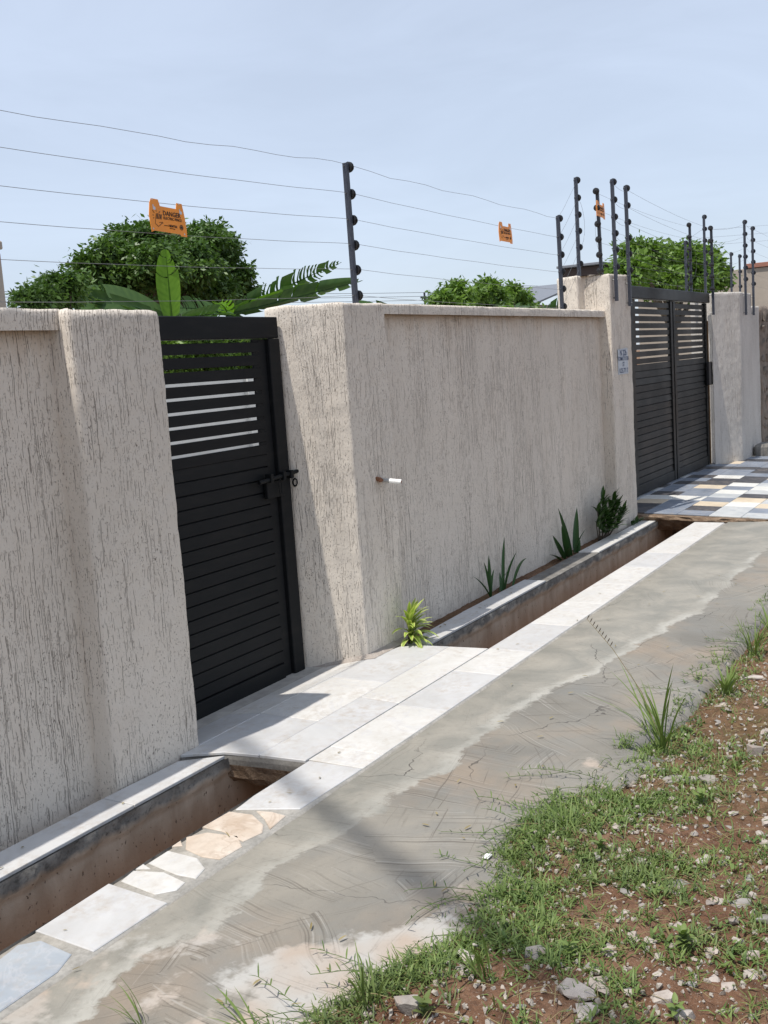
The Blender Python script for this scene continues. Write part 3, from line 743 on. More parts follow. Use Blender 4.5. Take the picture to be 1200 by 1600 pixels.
LEVELS = (.02, .175, .325, .47, .615, .765)
KW = 1.0194
def out(p): return (p[0] * KW, p[1] * KW, (p[2] - CAM_H) * KW + CAM_H)
def fence_post(foot, top_z, label, lean=(0, 0), down=0.0, n=6, flip=1, scale=1.0):
    """foot = point where it leaves the wall; down = length of the strap running down the wall face"""
    foot = out(foot); top_z = (top_z - CAM_H) * KW + CAM_H
    L = top_z - foot[2] + down
    t = empty('fence_post', (foot[0], foot[1], foot[2] - down), label, 'fence post', 'electric fence posts')
    t.rotation_euler = (lean[1], lean[0], 0)
    link('post', post_mesh(L), t)
    for i in range(n):
        z = L - LEVELS[i] * scale
        if z < 0.02: continue
        o = link('insulator', INS, t, (.013 * flip, 0, z)); o.scale = (1.25, 1.5, 1.5); o.rotation_euler = (0, 0, 0 if flip > 0 else math.pi)
        p = link('pin', PIN, t, (0, 0, z)); p.rotation_euler = (0, 0, 0 if flip > 0 else math.pi)
    if down > 0:
        for zz in (.03, down - .05):
            b = wobj('wall_bolt', *tube_vf([(foot[0], foot[1] - .02, foot[2] - down + zz), (foot[0], foot[1] + .05, foot[2] - down + zz)], .006, 6), WIRE, t)
    return t
fence_post((5.352, 3.335, 2.0), 2.82, 'tall dark fence post standing alone on the pillar right of the small gate', (-.008, 0))
fence_post((8.655, 3.33, 2.0), 2.80, 'fence post rising from the wall coping just left of the tallest plastered pillar', (-.012, 0))
fence_post((9.25, 3.385, 2.30), 3.19, 'fence post at the back left corner of the tallest plastered pillar', (.012, 0))
fence_post((9.93, 3.41, 2.30), 3.16, 'leaning fence post on the back of the tallest pillar, left of the small orange sign', (-.045, 0), 0, 6, -1)
fence_post((9.32, 3.07, 2.32), 3.135, 'fence post strapped to the front left edge of the tallest pillar', (-.012, 0), .24)
fence_post((9.70, 3.07, 2.30), 3.12, 'fence post strapped to the front right edge of the tallest pillar beside the large gate', (-.018, 0), .26)
fence_post((14.25, 3.5, 2.28), 3.30, 'fence post behind the right end of the large gate beam', (0, 0), 0)
fence_post((14.0, 3.62, 2.25), 3.19, 'short fence post with small insulators just behind the right end of the gate', (0, 0), 0, 6, -1)
fence_post((13.60, 3.25, 2.30), 3.075, 'fence post bolted to the inner face of the right gate pillar', (-.02, 0), .30, 6, -1)
fence_post((14.45, 3.8, 2.3), 3.02, 'fence post behind the right gate pillar, partly hidden by the bolted post', (0, 0), 0)
fence_post((17.4, 3.87, 2.2), 3.05, 'left one of the two short far fence posts beyond the right gate pillar', (0, 0), 0, 4, 1, 1.6)
fence_post((18.0, 3.87, 2.2), 3.05, 'right one of the two short far fence posts beyond the right gate pillar', (0, 0), 0, 4, 1, 1.6)
fence_post((14.60, 3.07, 2.29), 3.21, 'taller of two fence posts strapped to the front of the right gate pillar', (0, 0), .30)
fence_post((15.08, 3.07, 2.29), 3.165, 'shorter of two fence posts strapped to the front of the right gate pillar', (.004, 0), .30)

def wire(pts, label, sag=.0, r=.0013, seg=10, wav=0.0, group='electric fence wires', name='fence_wire', mat=WIRE, cat='wire'):
    P = []
    if name == 'fence_wire': pts = [out(p) for p in pts]
    for a, b in zip(pts[:-1], pts[1:]):
        a = Vector(a); b = Vector(b)
        for k in range(seg):
            t = k / seg; p = a.lerp(b, t); p.z -= sag * 4 * t * (1 - t) - wav * fbm(p.x, 0, 1, 1.6, 2); P.append(p)
    P.append(Vector(pts[-1]))
    v, f = tube_vf(P, r, 5); return tag(wobj(name, v, f, mat), label, cat, group)
LZ = (2.81, 2.65, 2.502, 2.362, 2.217, 2.065)
LW = ((2.864, 2.715), (2.845, 2.572), (2.825, 2.427), (2.806, 2.292), (2.785, 2.150), (2.764, 1.99))
ORD = ('topmost', 'second from the top', 'third from the top', 'fourth from the top', 'fifth from the top', 'lowest')
for i in range(6):
    x0, z0 = LW[i]; sl = (LZ[i] - z0) / (5.3 - x0)
    wire([(-1.5, 3.335, z0 - sl * (x0 + 1.5)), (x0 + .02, 3.335, z0), (5.385, 3.335, LZ[i] + .006), (8.64, 3.33, LZ[i] - .025), (9.27, 3.385, 3.17 - LEVELS[i])],
         'thin fence wire, %s strand, running above the wall and small gate' % ORD[i], .012, .0012, 14, .022 if i == 0 else .004)
for i in range(6):
    wire([(9.93, 3.41, 3.14 - LEVELS[i]), (14.0, 3.62, 3.17 - LEVELS[i])], 'thin fence wire, %s strand, behind the large gate beam' % ORD[i], .03, .0011, 10)
for i in range(6):
    wire([(9.30, 3.06, 3.12 - LEVELS[i]), (9.73, 3.06, 3.10 - LEVELS[i]), (13.58, 3.23, 3.06 - LEVELS[i]), (14.63, 3.06, 3.19 - LEVELS[i]), (15.11, 3.06, 3.15 - LEVELS[i]), (26, 3.3, 3.1 - LEVELS[i])],
         'thin fence wire, %s strand, crossing in front of the large gate beam' % ORD[i], .03, .0011, 10)
# loose jumper loops
for x, y, z, s, nm in ((9.27, 3.38, 3.02, .20, 'drooping jumper wire beside the fence post at the back of the tall pillar'), (9.93, 3.40, 3.0, -.2, 'drooping jumper wire hanging from the leaning fence post'), (14.02, 3.6, 2.95, .25, 'looped jumper wire beside the post at the right end of the large gate')):
    P = [out(q) for q in [(x + s * math.sin(t) * .8, y, z - .30 * (1 - math.cos(t)) * .5 - .05 * t) for t in np.linspace(0, math.pi, 12)]]
    tag(wobj('jumper_wire', *tube_vf(P, .0012, 5), WIRE), nm, 'wire', 'jumper wires')

# ---- warning signs
def text_mesh(s, size, mat, align='LEFT'):
    c = bpy.data.curves.new('t', 'FONT'); c.body = s; c.size = size; c.align_x = align; c.resolution_u = 2; c.extrude = .0004
    c.offset = size * .012
    o = bpy.data.objects.new('t', c); COL.objects.link(o)
    dg = bpy.context.evaluated_depsgraph_get(); m = bpy.data.meshes.new_from_object(o.evaluated_get(dg))
    bpy.data.objects.remove(o); bpy.data.curves.remove(c); m.name = 'lettering'; m.materials.clear(); m.materials.append(mat); return m
def ngon_plate(outline, th):
    n = len(outline); V = [(x, 0, z) for x, z in outline] + [(x, th, z) for x, z in outline]
    Fc = [tuple(range(n - 1, -1, -1)), tuple(n + i for i in range(n))] + [(i, (i + 1) % n, n + (i + 1) % n, n + i) for i in range(n)]
    return V, Fc
SIGN_OUT = [(.012, 0), (.030, .008), (.205, .008), (.212, 0), (.250, 0), (.250, .03), (.243, .08), (.236, .112), (.226, .150), (.190, .150), (.184, .122), (.075, .122), (.064, .150), (.020, .150), (.008, .13), (.0, .075), (.004, .05)]
def hand_vf():
    parts = []
    def poly(pts, y=-.0012):
        n = len(pts); parts.append(([(x, y, z) for x, z in pts], [tuple(range(n))]))
    def line(pts, w=.0022):
        for (x0, z0), (x1, z1) in zip(pts[:-1], pts[1:]):
            d = Vector((x1 - x0, z1 - z0)); q = Vector((-d.y, d.x)).normalized() * w / 2
            poly([(x0 - q.x, z0 - q.y), (x1 - q.x, z1 - q.y), (x1 + q.x, z1 + q.y), (x0 + q.x, z0 + q.y)])
    line([(.040, .062), (.036, .040), (.056, .028), (.082, .046), (.072, .049), (.062, .046)])
    for k in range(4): line([(.042 + .009 * k, .062), (.047 + .010 * k, .088 - .002 * abs(k - 1))], .005)
    line([(.078, .062), (.080, .085)], .003)
    for a in ((.022, .098, .034, .086), (.046, .102, .047, .093), (.072, .098, .064, .090), (.020, .076, .030, .076), (.024, .062, .031, .066), (.088, .045, .082, .052)): line([(a[0], a[1]), (a[2], a[3])], .0028)
    return join(parts)
HAND = me('hand_symbol', *hand_vf(), INK)
T1 = text_mesh('DANGER', .030, INK); T2 = text_mesh('ELECTRIC FENCE', .0165, INK); T3 = text_mesh('NEMTEK', .0155, INK); T4 = text_mesh('electric fencing', .006, INK); T5 = text_mesh('protected by', .0055, INK)
def logo():
    p = []
    for r0, r1 in ((.0125, .0088), (.006, .0)):
        V = []; F_ = []
        for k in range(20):
            t = 2 * math.pi * k / 20; V += [(r0 * math.cos(t), -.0012, r0 * math.sin(t)), (max(r1, .0001) * math.cos(t), -.0012, max(r1, .0001) * math.sin(t))]
        for k in range(20): F_.append((2 * k, 2 * ((k + 1) % 20), 2 * ((k + 1) % 20) + 1, 2 * k + 1))
        p.append((V, F_))
    p.append(([(-.009, -.0013, -.001), (.009, -.0013, -.004), (.009, -.0013, .0), (-.009, -.0013, .003)], [(0, 1, 2, 3)]))
    return join(p)
LOGO = me('round_logo', *logo(), INK)
PLATE = me('plate', *ngon_plate(SIGN_OUT, .003), ORANGE)
HOLE = mat_plain('pale_peg', (.62, .64, .68), .6)
PEG = me('clip', *ngon_plate([(-.008, -.010), (.007, -.012), (.010, -.002), (.004, .004), (-.002, .003), (-.003, .012), (-.009, .012)], .001), HOLE)
def sign(loc, label, roll=0.0, yaw=0.0, tilt=0.0):
    t = empty('warning_sign', out(loc), label, 'sign', 'warning signs on the fence wires'); t.rotation_euler = (tilt, roll, yaw)
    link('plate', PLATE, t); link('hand_symbol', HAND, t)
    for m, x, z in ((T1, .090, .083), (T2, .092, .066), (T3, .125, .034), (T4, .130, .026), (T5, .094, .036)):
        o = link('lettering', m, t, (x, -.0012, z)); o.rotation_euler = (math.pi / 2, 0, 0)
    T = link('round_logo', LOGO, t, (.213, 0, .040)); T.scale = (1.0, 1, 1.0)
    for x, z in ((.034, .112), (.213, .112)): link('clip', PEG, t, (x, -.0011, z))
    for x, z, s in ((.024, .146, .3), (.205, .146, .3), (.022, .016, .35), (.232, .012, .4)):
        o = link('clip', PEG, t, (x, -.0011, z)); o.scale = (s, 1, s)
    return t
s1 = sign((3.648, 3.322, 2.312), 'large orange electric fence warning sign above the small gate', .035, 0, 0)
sign((7.40, 3.318, 2.508), 'orange warning sign hanging above the wall between the gates', .01, 0, 0)
sign((9.80, 3.395, 2.905), 'half hidden orange warning sign among the posts on the tall pillar', .06, 0, 0)

# ================================================================== THINGS ON THE WALL
pipe = empty('wall_pipe', (5.20, FRONT, 1.0), 'short white plastic pipe stub poking from a rusty hole in the wall', 'pipe')
p0 = Vector((5.205, 3.17, 1.0)); p1 = Vector((5.225, 3.10, .99)); p2 = Vector((5.24, 3.04, .982))
wobj('grey_sleeve', *tube_vf([p0, p1], .0125, 12), PVCG, pipe); wobj('white_end', *tube_vf([p1 - (p1 - p0) * .1, p2], .0145, 14), PVC, pipe)
wobj('bore', *tube_vf([p2 - (p2 - p1) * .02, p2 + (p2 - p1) * .006], .0105, 12), RUST, pipe)
rr = random.Random(2); bm = bmesh.new()
for k in range(26): bm.verts.new((5.185 + rr.gauss(0, .022), 3.157 + rr.uniform(-.022, .01), 1.0 + rr.gauss(0, .010)))
bmesh.ops.convex_hull(bm, input=bm.verts); bm.verts.index_update(); vv = [tuple(v.co) for v in bm.verts]; ff = [tuple(w.index for w in q.verts) for q in bm.faces]; bm.free()
wobj('rusty_collar', vv, ff, RUST, pipe)

adr = empty('address_panel', (9.7, FRONT, 1.45), 'whitewashed patch with blue painted house address on the tall pillar', 'sign')
pv = [(9.55, FRONT - .0075, 1.425), (9.84, FRONT - .0075, 1.427), (9.835, FRONT - .0075, 1.665), (9.56, FRONT - .0075, 1.655)]
pv = pv + [(x, y + .006, z) for x, y, z in pv]
wobj('wash_patch', pv, [(0, 1, 2, 3), (0, 4, 5, 1), (1, 5, 6, 2), (2, 6, 7, 3), (3, 7, 4, 0)], WASH, adr)
for s, sz, z in (('N 22b', .078, 1.598), ('TOMATO DR', .054, 1.552), ('ST', .054, 1.50), ('0.25.771 7', .060, 1.44)):
    o = link('lettering', text_mesh(s, sz, BLUEINK, 'CENTER'), adr); o.location = Vector((9.70, FRONT - .0085, z)) - adr.location; o.rotation_euler = (math.pi / 2, 0, 0)

# ================================================================== PLANTS
def strap_vf(base, az, L, w, tilt, curl, seg=7, fold=.25, twist=0, tip=1.0, stripe=False):
    """a strap leaf: rises at 'tilt' from vertical and bends over by 'curl'"""
    V = []; T = []; Fc = []; p = Vector(base); a = tilt; out = Vector((math.cos(az), math.sin(az), 0)); side = Vector((-math.sin(az), math.cos(az), 0))
    for i in range(seg + 1):
        t = i / seg; ww = w * (math.sin(math.pi * min(1, .16 + .84 * t) ** tip) ** .75 if t < 1 else 0.02)
        d = out * math.sin(a) + Vector((0, 0, 1)) * math.cos(a); nrm = out * math.cos(a) - Vector((0, 0, 1)) * math.sin(a)
        sd = side * math.cos(twist * t) + nrm * math.sin(twist * t)
        V += [p - sd * ww / 2 - nrm * fold * ww * .5, p, p + sd * ww / 2 - nrm * fold * ww * .5]
        T += [.95, .1, .95] if stripe else [.3 + .5 * t, .8, .3 + .4 * t]
        p = p + d * (L / seg); a += curl / seg
    for i in range(seg):
        for j in (0, 1): Fc.append((i * 3 + j, i * 3 + j + 1, (i + 1) * 3 + j + 1, (i + 1) * 3 + j))
    return V, Fc, T
rp = random.Random(21)
def add_leaf(parent, mat, *a, name='leaf', **k):
    V, Fc, T = strap_vf(*a, **k); return wobj(name, V, Fc, mat, parent, True, T)

dr = empty('dracaena_plant', (5.31, 3.09, -.02), 'bright yellow and green striped plant at the end of the entrance slab', 'plant')
wobj('stem', *tube_vf([(5.31, 3.10, -.03), (5.31, 3.09, .10), (5.31, 3.085, .12)], [.010, .008, .006], 6), BARK, dr)
for i in range(46):
    h = .0 + .13 * (i / 46) ** .8; az = i * 2.4 + rp.uniform(-.3, .3)
    # leaves crowd towards the light, away from the wall
    if math.sin(az) > .45: az = -az
    add_leaf(dr, STRAP, (5.31, 3.085, h), az, rp.uniform(.14, .24) * (1 - .2 * i / 46), rp.uniform(.026, .036), 1.1 - 1.0 * (i / 46), rp.uniform(1.1, 2.0) * (1.1 - .6 * i / 46), seg=7, stripe=True)
sp = empty('aloe_plant', (6.75, 3.175, -.02), 'plant of thin upright dark green leaves beside the drain ledge, nearest the small gate', 'plant')
for az, L, w, tl, cu in ((3.3, .28, .020, .25, .15), (2.9, .24, .02, .55, .25), (0.2, .36, .026, .12, .16), (5.9, .27, .026, .28, .22), (4.2, .20, .024, .10, .1), (5.0, .17, .026, .2, .3), (3.6, .30, .026, .12, .05), (0.5, .14, .02, .35, .3)):
    add_leaf(sp, SNAKE, (6.76 + rp.uniform(-.07, .08) + .1 * math.cos(az), 3.2, -.03), az, L * 1.1, w * 1.0, tl, cu + .25, seg=7, fold=.45)
add_leaf(sp, SNAKE, (7.0, 3.17, -.02), .12, .46, .024, .85, .95, seg=9, fold=.4)
sn = empty('snake_plant', (8.15, 3.175, -.02), 'plant of broad upright dark green leaves in the middle of the wall foot', 'plant')
for az, L, w, tl, cu, dx in ((3.1, .30, .055, .62, -.15, -.05), (3.3, .33, .055, .42, -.1, .0), (2.8, .42, .058, .16, -.08, .04), (0.1, .37, .062, .12, -.12, .12), (5.2, .22, .05, .25, .1, .1), (3.6, .17, .04, .7, .2, 0), (.3, .15, .04, .6, .2, .16), (3.0, .2, .045, .9, .2, -.1)):
    add_leaf(sn, SNAKE, (8.2 + dx * 1.6, 3.2, -.03), az, L * 1.05, w * .9, tl + .08, cu + .22, seg=6, fold=.3, tip=.8)
cr = empty('croton_bush', (9.02, 3.16, -.02), 'dense dark glossy leafed bush against the foot of the tall pillar', 'shrub')
for k, (dx, dy, hh) in enumerate(((-.02, 0, .34), (.22, -.03, .32), (-.22, -.02, .27), (.10, -.03, .24), (.36, -.02, .24), (-.10, -.05, .22), (.46, -.04, .16), (-.32, -.04, .16))):
    wobj('stem', *tube_vf([(9.02 + dx * .3, 3.18, -.03), (9.02 + dx, 3.16 + dy, hh)], [.008, .004], 5), BARK, cr)
    for i in range(22):
        h = hh * (.3 + .7 * i / 22); az = i * 2.4 + k
        if math.sin(az) > .5: az = -az
        add_leaf(cr, CROTON, (9.02 + dx * h / hh, 3.16 + dy, h), az, rp.uniform(.09, .15), rp.uniform(.026, .038), 1.15 - .95 * i / 22, rp.uniform(.3, 1.0), seg=4, fold=.3)
cb = empty('small_weed', (9.75, 3.12, .0), 'small dark round leaved weed at the end of the ledge under the tall pillar', 'weed')
for i in range(16): add_leaf(cb, CROTON, (9.72 + rp.uniform(-.06, .2), 3.12 + rp.uniform(-.02, .01), .0), rp.uniform(3.2, 6.2), rp.uniform(.05, .09), .035, rp.uniform(.2, .9), rp.uniform(.2, .9), seg=4)

def banana_leaf(parent, base, az, L, w, tilt, curl, mat, tear=.4, seg=26, roll=0.0):
    """blade torn into strips on both sides of a thick midrib"""
    p = Vector(base); a = tilt; out = Vector((math.cos(az), math.sin(az), 0)); side = Vector((-math.sin(az), math.cos(az), 0)); mid = []; fr = []
    for i in range(seg + 1):
        d = out * math.sin(a) + Vector((0, 0, 1)) * math.cos(a); nrm = out * math.cos(a) - Vector((0, 0, 1)) * math.sin(a)
        sd = (side * math.cos(roll) + nrm * math.sin(roll)); n2 = (nrm * math.cos(roll) - side * math.sin(roll))
        mid.append(p.copy()); fr.append((d, sd, n2)); p = p + d * (L / seg); a += curl / seg
    V = []; Fc = []; T = []
    for s in (-1, 1):
        droop = rp.uniform(.0, .25); gap = 0; prev = None
        for i in range(seg + 1):
            t = i / seg; ww = w / 2 * math.sin(math.pi * min(1, .1 + .9 * t)) ** .55 if t < 1 else .01
            d, sd, n2 = fr[i]
            if rp.random() < tear * rp.choice((.3, 1.0, 1.4)): droop = rp.uniform(-.05, .7); prev = None
            row = []
            for j, q in enumerate((0, .35, .7, 1.0)):
                e = mid[i] + sd * s * ww * q * math.cos(droop * q) - n2 * ww * (droop * q * q) + d * .55 * ww * q * q
                row.append(len(V)); V.append(e); T.append(rp.uniform(.2, .6) + .3 * q * (i % 2))
            if prev is not None:
                for j in range(3): Fc.append((prev[j], row[j], row[j + 1], prev[j + 1]))
                prev = row
            else:
                if i: # restart the torn strip right beside the last one
                    row0 = [len(V) + k for k in range(4)]
                    for r in row: V.append(V[r] - d * (L / seg) * rp.uniform(.35, .9)); T.append(.3)
                    for j in range(3): Fc.append((row0[j], row[j], row[j + 1], row0[j + 1]))
                prev = row
    o = wobj('leaf', V, Fc, mat, parent, True, T)
    v, f = tube_vf(mid, [max(.003, w * .05 * (1 - .85 * i / seg)) for i in range(seg + 1)], 6)
    wobj('midrib', v, f, mat, o)
    return o
def banana(base, label, leaves, h=1.5):
    t = empty('banana_plant', base, label, 'banana plant', 'banana plants behind the wall')
    b = Vector(base)
    wobj('trunk', *tube_vf([b, b + Vector((.02, 0, h * .5)), b + Vector((0, 0, h))], [.13, .11, .07], 10), BANANA_D, t)
    for lf in leaves: banana_leaf(t, b + Vector((0, 0, h - .1)), *lf)
    return t
banana((16.75, 14.9, -.05), 'banana plant with one bright upright leaf showing above the small gate',
       [(.75, 1.49, 0.50, -.10, -.05, BANANA, .14, 26, .35), (2.35, 2.82, 0.55, 1.22, .12, BANANA_D, .2, 26, .9), (2.25, 1.92, 0.72, 1.0, .35, BANANA_D, .2, 26, .9), (5.6, 1.35, 0.56, 1.2, .6, BANANA_D, .3), (-.2, 1.13, 0.56, 1.2, .6, BANANA_D, .3)], 2.94)
banana((18.61, 14.9, -.05), 'banana plant with torn leaves beside the pillar right of the small gate',
       [(-.8, 2.80, 0.55, 1.16, .08, BANANA_D, .55, 34, .8), (-.8, 2.52, 0.55, 1.34, .08, BANANA, .5, 30, .8), (-.85, 3.09, 0.50, 1.38, .0, BANANA_D, .3, 28, .8), (2.6, 1.38, 0.57, 1.25, .4, BANANA_D, .3, 26, .9), (1.2, 0.92, 0.46, 1.1, .5, BANANA, .2), (3.6, 0.92, 0.46, 1.1, .5, BANANA, .3)], 3.14)
banana((12.6, 7.0, -.05), 'banana plant whose folded leaf tip shows above the middle of the wall',
       [(2.4, .80, .24, 1.15, .05, BANANA_D, .1, 26, .7), (-.7, .5, .22, 1.2, .5, BANANA_D, .3)], 2.35)
banana((18.2, 7.6, -.05), 'banana plant with a torn arching leaf left of the tallest pillar',
       [(-1.1, 1.55, .42, 1.05, .25, BANANA_D, .45, 30, .7), (2.6, .8, .36, .8, .7, BANANA, .5), (.8, .9, .3, .7, .8, BANANA_D, .4), (-1.0, .8, .3, 1.1, .6, BANANA, .4)], 2.35)

# ---- trees
def foliage(name, blobs, n_cl, per, leaf, mat, parent, spread=.35, seed=1, droop=.5):
    g = np.random.default_rng(seed)
    small = []
    for b in blobs:
        small.append((b[0], b[1], b[2], b[3] * .6, b[4] * .6, b[5] * .6))
        for _ in range(11):
            u = g.normal(size=3); u[2] = abs(u[2]) * .9 - .15; u /= np.linalg.norm(u); k = g.uniform(.20, .36)
            small.append((b[0] + u[0] * b[3] * .92, b[1] + u[1] * b[4] * .92, b[2] + u[2] * b[5] * .92, b[3] * k, b[4] * k, b[5] * k))
    blobs = small; vol = np.array([b[3] * b[4] * b[5] for b in blobs]) ** .6; pr = vol / vol.sum()
    Vs = []; Ts = []
    which = g.choice(len(blobs), n_cl, p=pr)
    for w in which:
        bx, by, bz, rx, ry, rz = blobs[w]
        u = g.normal(size=3); u /= np.linalg.norm(u); r = g.uniform(.3, 1.0) ** .5 * g.uniform(.85, 1.05); tipd = 0.0
        if g.random() < .16: r = g.uniform(1.15, 1.75); tipd = .25
        c = np.array([bx, by, bz]) + u * np.array([rx, ry, rz]) * r
        sp_ = spread * g.uniform(.5, 1.6)
        off = g.normal(size=(per, 3)) * np.array([sp_, sp_, sp_ * .6]) * .5
        nrm = g.normal(size=(per, 3)) * .7 + u * .7 + np.array([0, 0, .6]); nrm /= np.linalg.norm(nrm, axis=1)[:, None]
        ax = off + g.normal(size=(per, 3)) * .15 + np.array([0, 0, -droop * .3]); ax -= nrm * (ax * nrm).sum(1)[:, None]; ax /= np.linalg.norm(ax, axis=1)[:, None] + 1e-6
        bn = np.cross(nrm, ax); L = leaf * g.uniform(.45, 1.5, (per, 1)); W = L * .22
        c0 = c + off
        q = np.stack([c0, c0 + ax * L * .5 + bn * W, c0 + ax * L, c0 + ax * L * .5 - bn * W], 1)
        Vs.append(q.reshape(-1, 3)); tt = np.clip(g.uniform(.0, .6) + g.uniform(0, .35, per) + tipd, 0, 1); Ts.append(np.repeat(tt, 4))
    V = np.concatenate(Vs); Q = np.arange(len(V)).reshape(-1, 4)
    c = np.array([V[:, 0].mean(), V[:, 1].mean(), V[:, 2].min()])
    o = link(name, fast(name, V - c, Q, mat, np.concatenate(Ts)), parent, Vector(c) - parent.location)
    return o
def tree(name, base, blobs, label, n_cl, per, leaf, mat, seed, trunk_r=.16, cat='tree', group=None, spread=.35):
    t = empty(name, base, label, cat, group); b = Vector(base); rr = random.Random(seed)
    cz = sum(q[2] for q in blobs) / len(blobs); fork = b + Vector((0, 0, (cz - b.z) * .55))
    wobj('trunk', *tube_vf([b, b.lerp(fork, .5) + Vector((.05, .03, 0)), fork], [trunk_r, trunk_r * .8, trunk_r * .65], 9), BARK, t)
    for q in blobs:
        e = Vector(q[:3]); m = fork.lerp(e, .5) + Vector((rr.uniform(-.1, .1), rr.uniform(-.1, .1), .15))
        wobj('limb', *tube_vf([fork, m, e], [trunk_r * .45, trunk_r * .3, trunk_r * .1], 6), BARK, t)
        for k in range(4):
            a = Vector((rr.gauss(0, 1), rr.gauss(0, 1), rr.gauss(.3, .7))).normalized(); tip = e + Vector((a.x * q[3], a.y * q[4], a.z * q[5])) * .8
            wobj('branch', *tube_vf([m.lerp(e, .6), (m.lerp(e, .6) + tip) / 2 + Vector((0, 0, .05)), tip], [trunk_r * .18, trunk_r * .1, trunk_r * .04], 5), BARK, t)
    foliage('crown', blobs, n_cl, per, leaf, mat, t, spread, seed)
    return t
def blob(px, py, rpx, rpy, Y, dY=0, fr=.8):
    c = atY(px, py, Y + dY); s = (c - Vector((0, 0, CAM_H))).length / 1720
    return (c.x, c.y, c.z, rpx * s, max(rpx, rpy) * s * fr, rpy * s)
c = atY(262, 480, 20)
tree('leafy_tree', (c.x, c.y, -.06), [blob(178, 408, 34, 36, 20), blob(205, 388, 32, 28, 20, .6), blob(240, 385, 30, 28, 20, -.5), blob(275, 388, 34, 30, 20, .5), blob(315, 385, 30, 28, 20, -.3), blob(345, 395, 26, 26, 20, .3), blob(355, 430, 28, 30, 20), blob(368, 462, 22, 26, 20, .4), blob(235, 425, 55, 42, 20, -.6), blob(300, 430, 50, 42, 20, -.5), blob(160, 440, 30, 34, 20, .3), blob(180, 465, 40, 30, 20, -.2), blob(290, 470, 85, 40, 20, .8), blob(140, 420, 16, 18, 20), blob(330, 362, 14, 12, 20), blob(218, 364, 16, 12, 20)],
     'tall dark green leafy tree behind the small gate and the large orange sign', 3000, 26, .145, LEAF_T, 4, .25, spread=.23)
c = atY(90, 480, 13)
tree('leafy_tree', (c.x, c.y, -.06), [blob(70, 466, 17, 12, 13), blob(82, 448, 10, 14, 13, .2), blob(50, 472, 13, 9, 13), blob(112, 448, 12, 16, 13), blob(100, 470, 22, 12, 13, .3), blob(40, 462, 6, 7, 13)],
     'small leafy tree left of the tall dark tree, above the left wall', 320, 30, .09, LEAF_T, 5, .09, spread=.18)
c = atY(1050, 470, 9)
tree('leafy_tree', (c.x, c.y, -.06), [blob(1002, 412, 22, 28, 9), blob(1035, 408, 20, 22, 9, .4), blob(1066, 408, 22, 22, 9), blob(1092, 415, 22, 28, 9, .3), blob(1020, 440, 34, 24, 9, .2), blob(1075, 440, 36, 24, 9), blob(1108, 440, 20, 22, 9), blob(985, 430, 16, 20, 9)],
     'broad leafy tree rising behind the large double gate', 1700, 28, .17, LEAF_L, 6, .22, spread=.27)
for k, (bl_, nm, ncl) in enumerate(((((688, 468, 15, 8), (711, 456, 11, 14), (727, 466, 13, 9)), 'small leafy bush top showing left above the middle wall', 90),
                                    (((754, 462, 11, 14), (763, 446, 8, 10), (774, 463, 9, 12)), 'pointed leafy bush top showing in the middle above the wall', 90),
                                    (((800, 458, 9, 11), (814, 467, 14, 8)), 'round leafy bush top showing above the wall beside the arching banana leaf', 70))):
    c = atY(bl_[0][0] + 10, 470, 9 + .3 * k)
    tree('leafy_bush', (c.x, c.y, -.06), [blob(*b, 9 + .3 * k) for b in bl_] + [blob(bl_[0][0] + 15, 484, 24, 9, 9 + .3 * k)], nm, int(ncl * 2.2), 26, .105, LEAF_L, 30 + k, .06, 'bush', 'bushes behind the wall', .15)

for k, (bx_, nm) in enumerate(((275, 'left one of three low hedge bushes seen through the top of the small gate'), (335, 'middle one of three low hedge bushes seen through the top of the small gate'), (395, 'right one of three low hedge bushes seen through the top of the small gate'))):
    c = atY(bx_, 560, 14.9)
    tree('hedge_bush', (c.x, c.y, -.06), [blob(bx_ - 14, 548, 20, 22, 14.9), blob(bx_ + 14, 544, 20, 24, 14.9, .2), blob(bx_, 575, 30, 20, 14.9)], nm, 170, 24, .13, LEAF_L, 60 + k, .06, 'bush', 'hedge bushes beyond the yard wall', .2)

# ================================================================== BACKGROUND BUILDINGS
yw = empty('yard_wall', (10, 14, 0), 'low white wall across the far side of the yard, seen through the gate slats', 'wall')
box('wall_core', -8, 36, 14, 14.2, -.05, 1.70, HOUSE_W, yw, 0)
box('cap', -8, 36, 13.95, 14.25, 1.701, 1.77, HOUSE_W, yw, .01)
for i in range(12): box('wall_pier', -6 + 3.4 * i, -5.7 + 3.4 * i, 13.9, 13.998, -.05, 1.70, HOUSE_W, yw, .005)
lh = empty('neighbour_house', (5.5, 8.0, 0), 'pinkish beige house wall edge at the far left above the wall', 'house')
box('wall', 4.6, 6.78, 8.0, 11, -.05, 2.92, TAN, lh, .02); box('roof_slab', 4.4, 6.72, 7.9, 11.1, 2.925, 3.0, TAN, lh, .01)
bb = empty('brown_canopy', (33, 11.4, 0), 'dark brown flat roofed canopy behind the tallest pillar', 'canopy')
a = atY(877, 416, 12); b_ = atY(938, 408, 12)
box('fascia', 31.3, 35, 10.75, 12, 3.72, 4.22, BROWN, bb, .02); box('roof_sheet', 31.1, 35.2, 10.65, 12.1, 4.225, 4.30, ROOF_G, bb, .01)
for x, y in ((31.4, 10.85), (31.4, 11.3), (31.4, 11.75), (34.6, 10.85), (34.6, 11.75)): box('column', x, x + .2, y, y + .16, -.05, 3.716, BROWN, bb, .01)
box('back_panel', 34.0, 34.1, 10.8, 11.95, -.05, 3.716, HOUSE_W, bb, 0)
tr_ = empty('grey_roof_shed', (34, 14, 0), 'grey sloping shed roof low behind the wall left of the tallest pillar', 'shed')
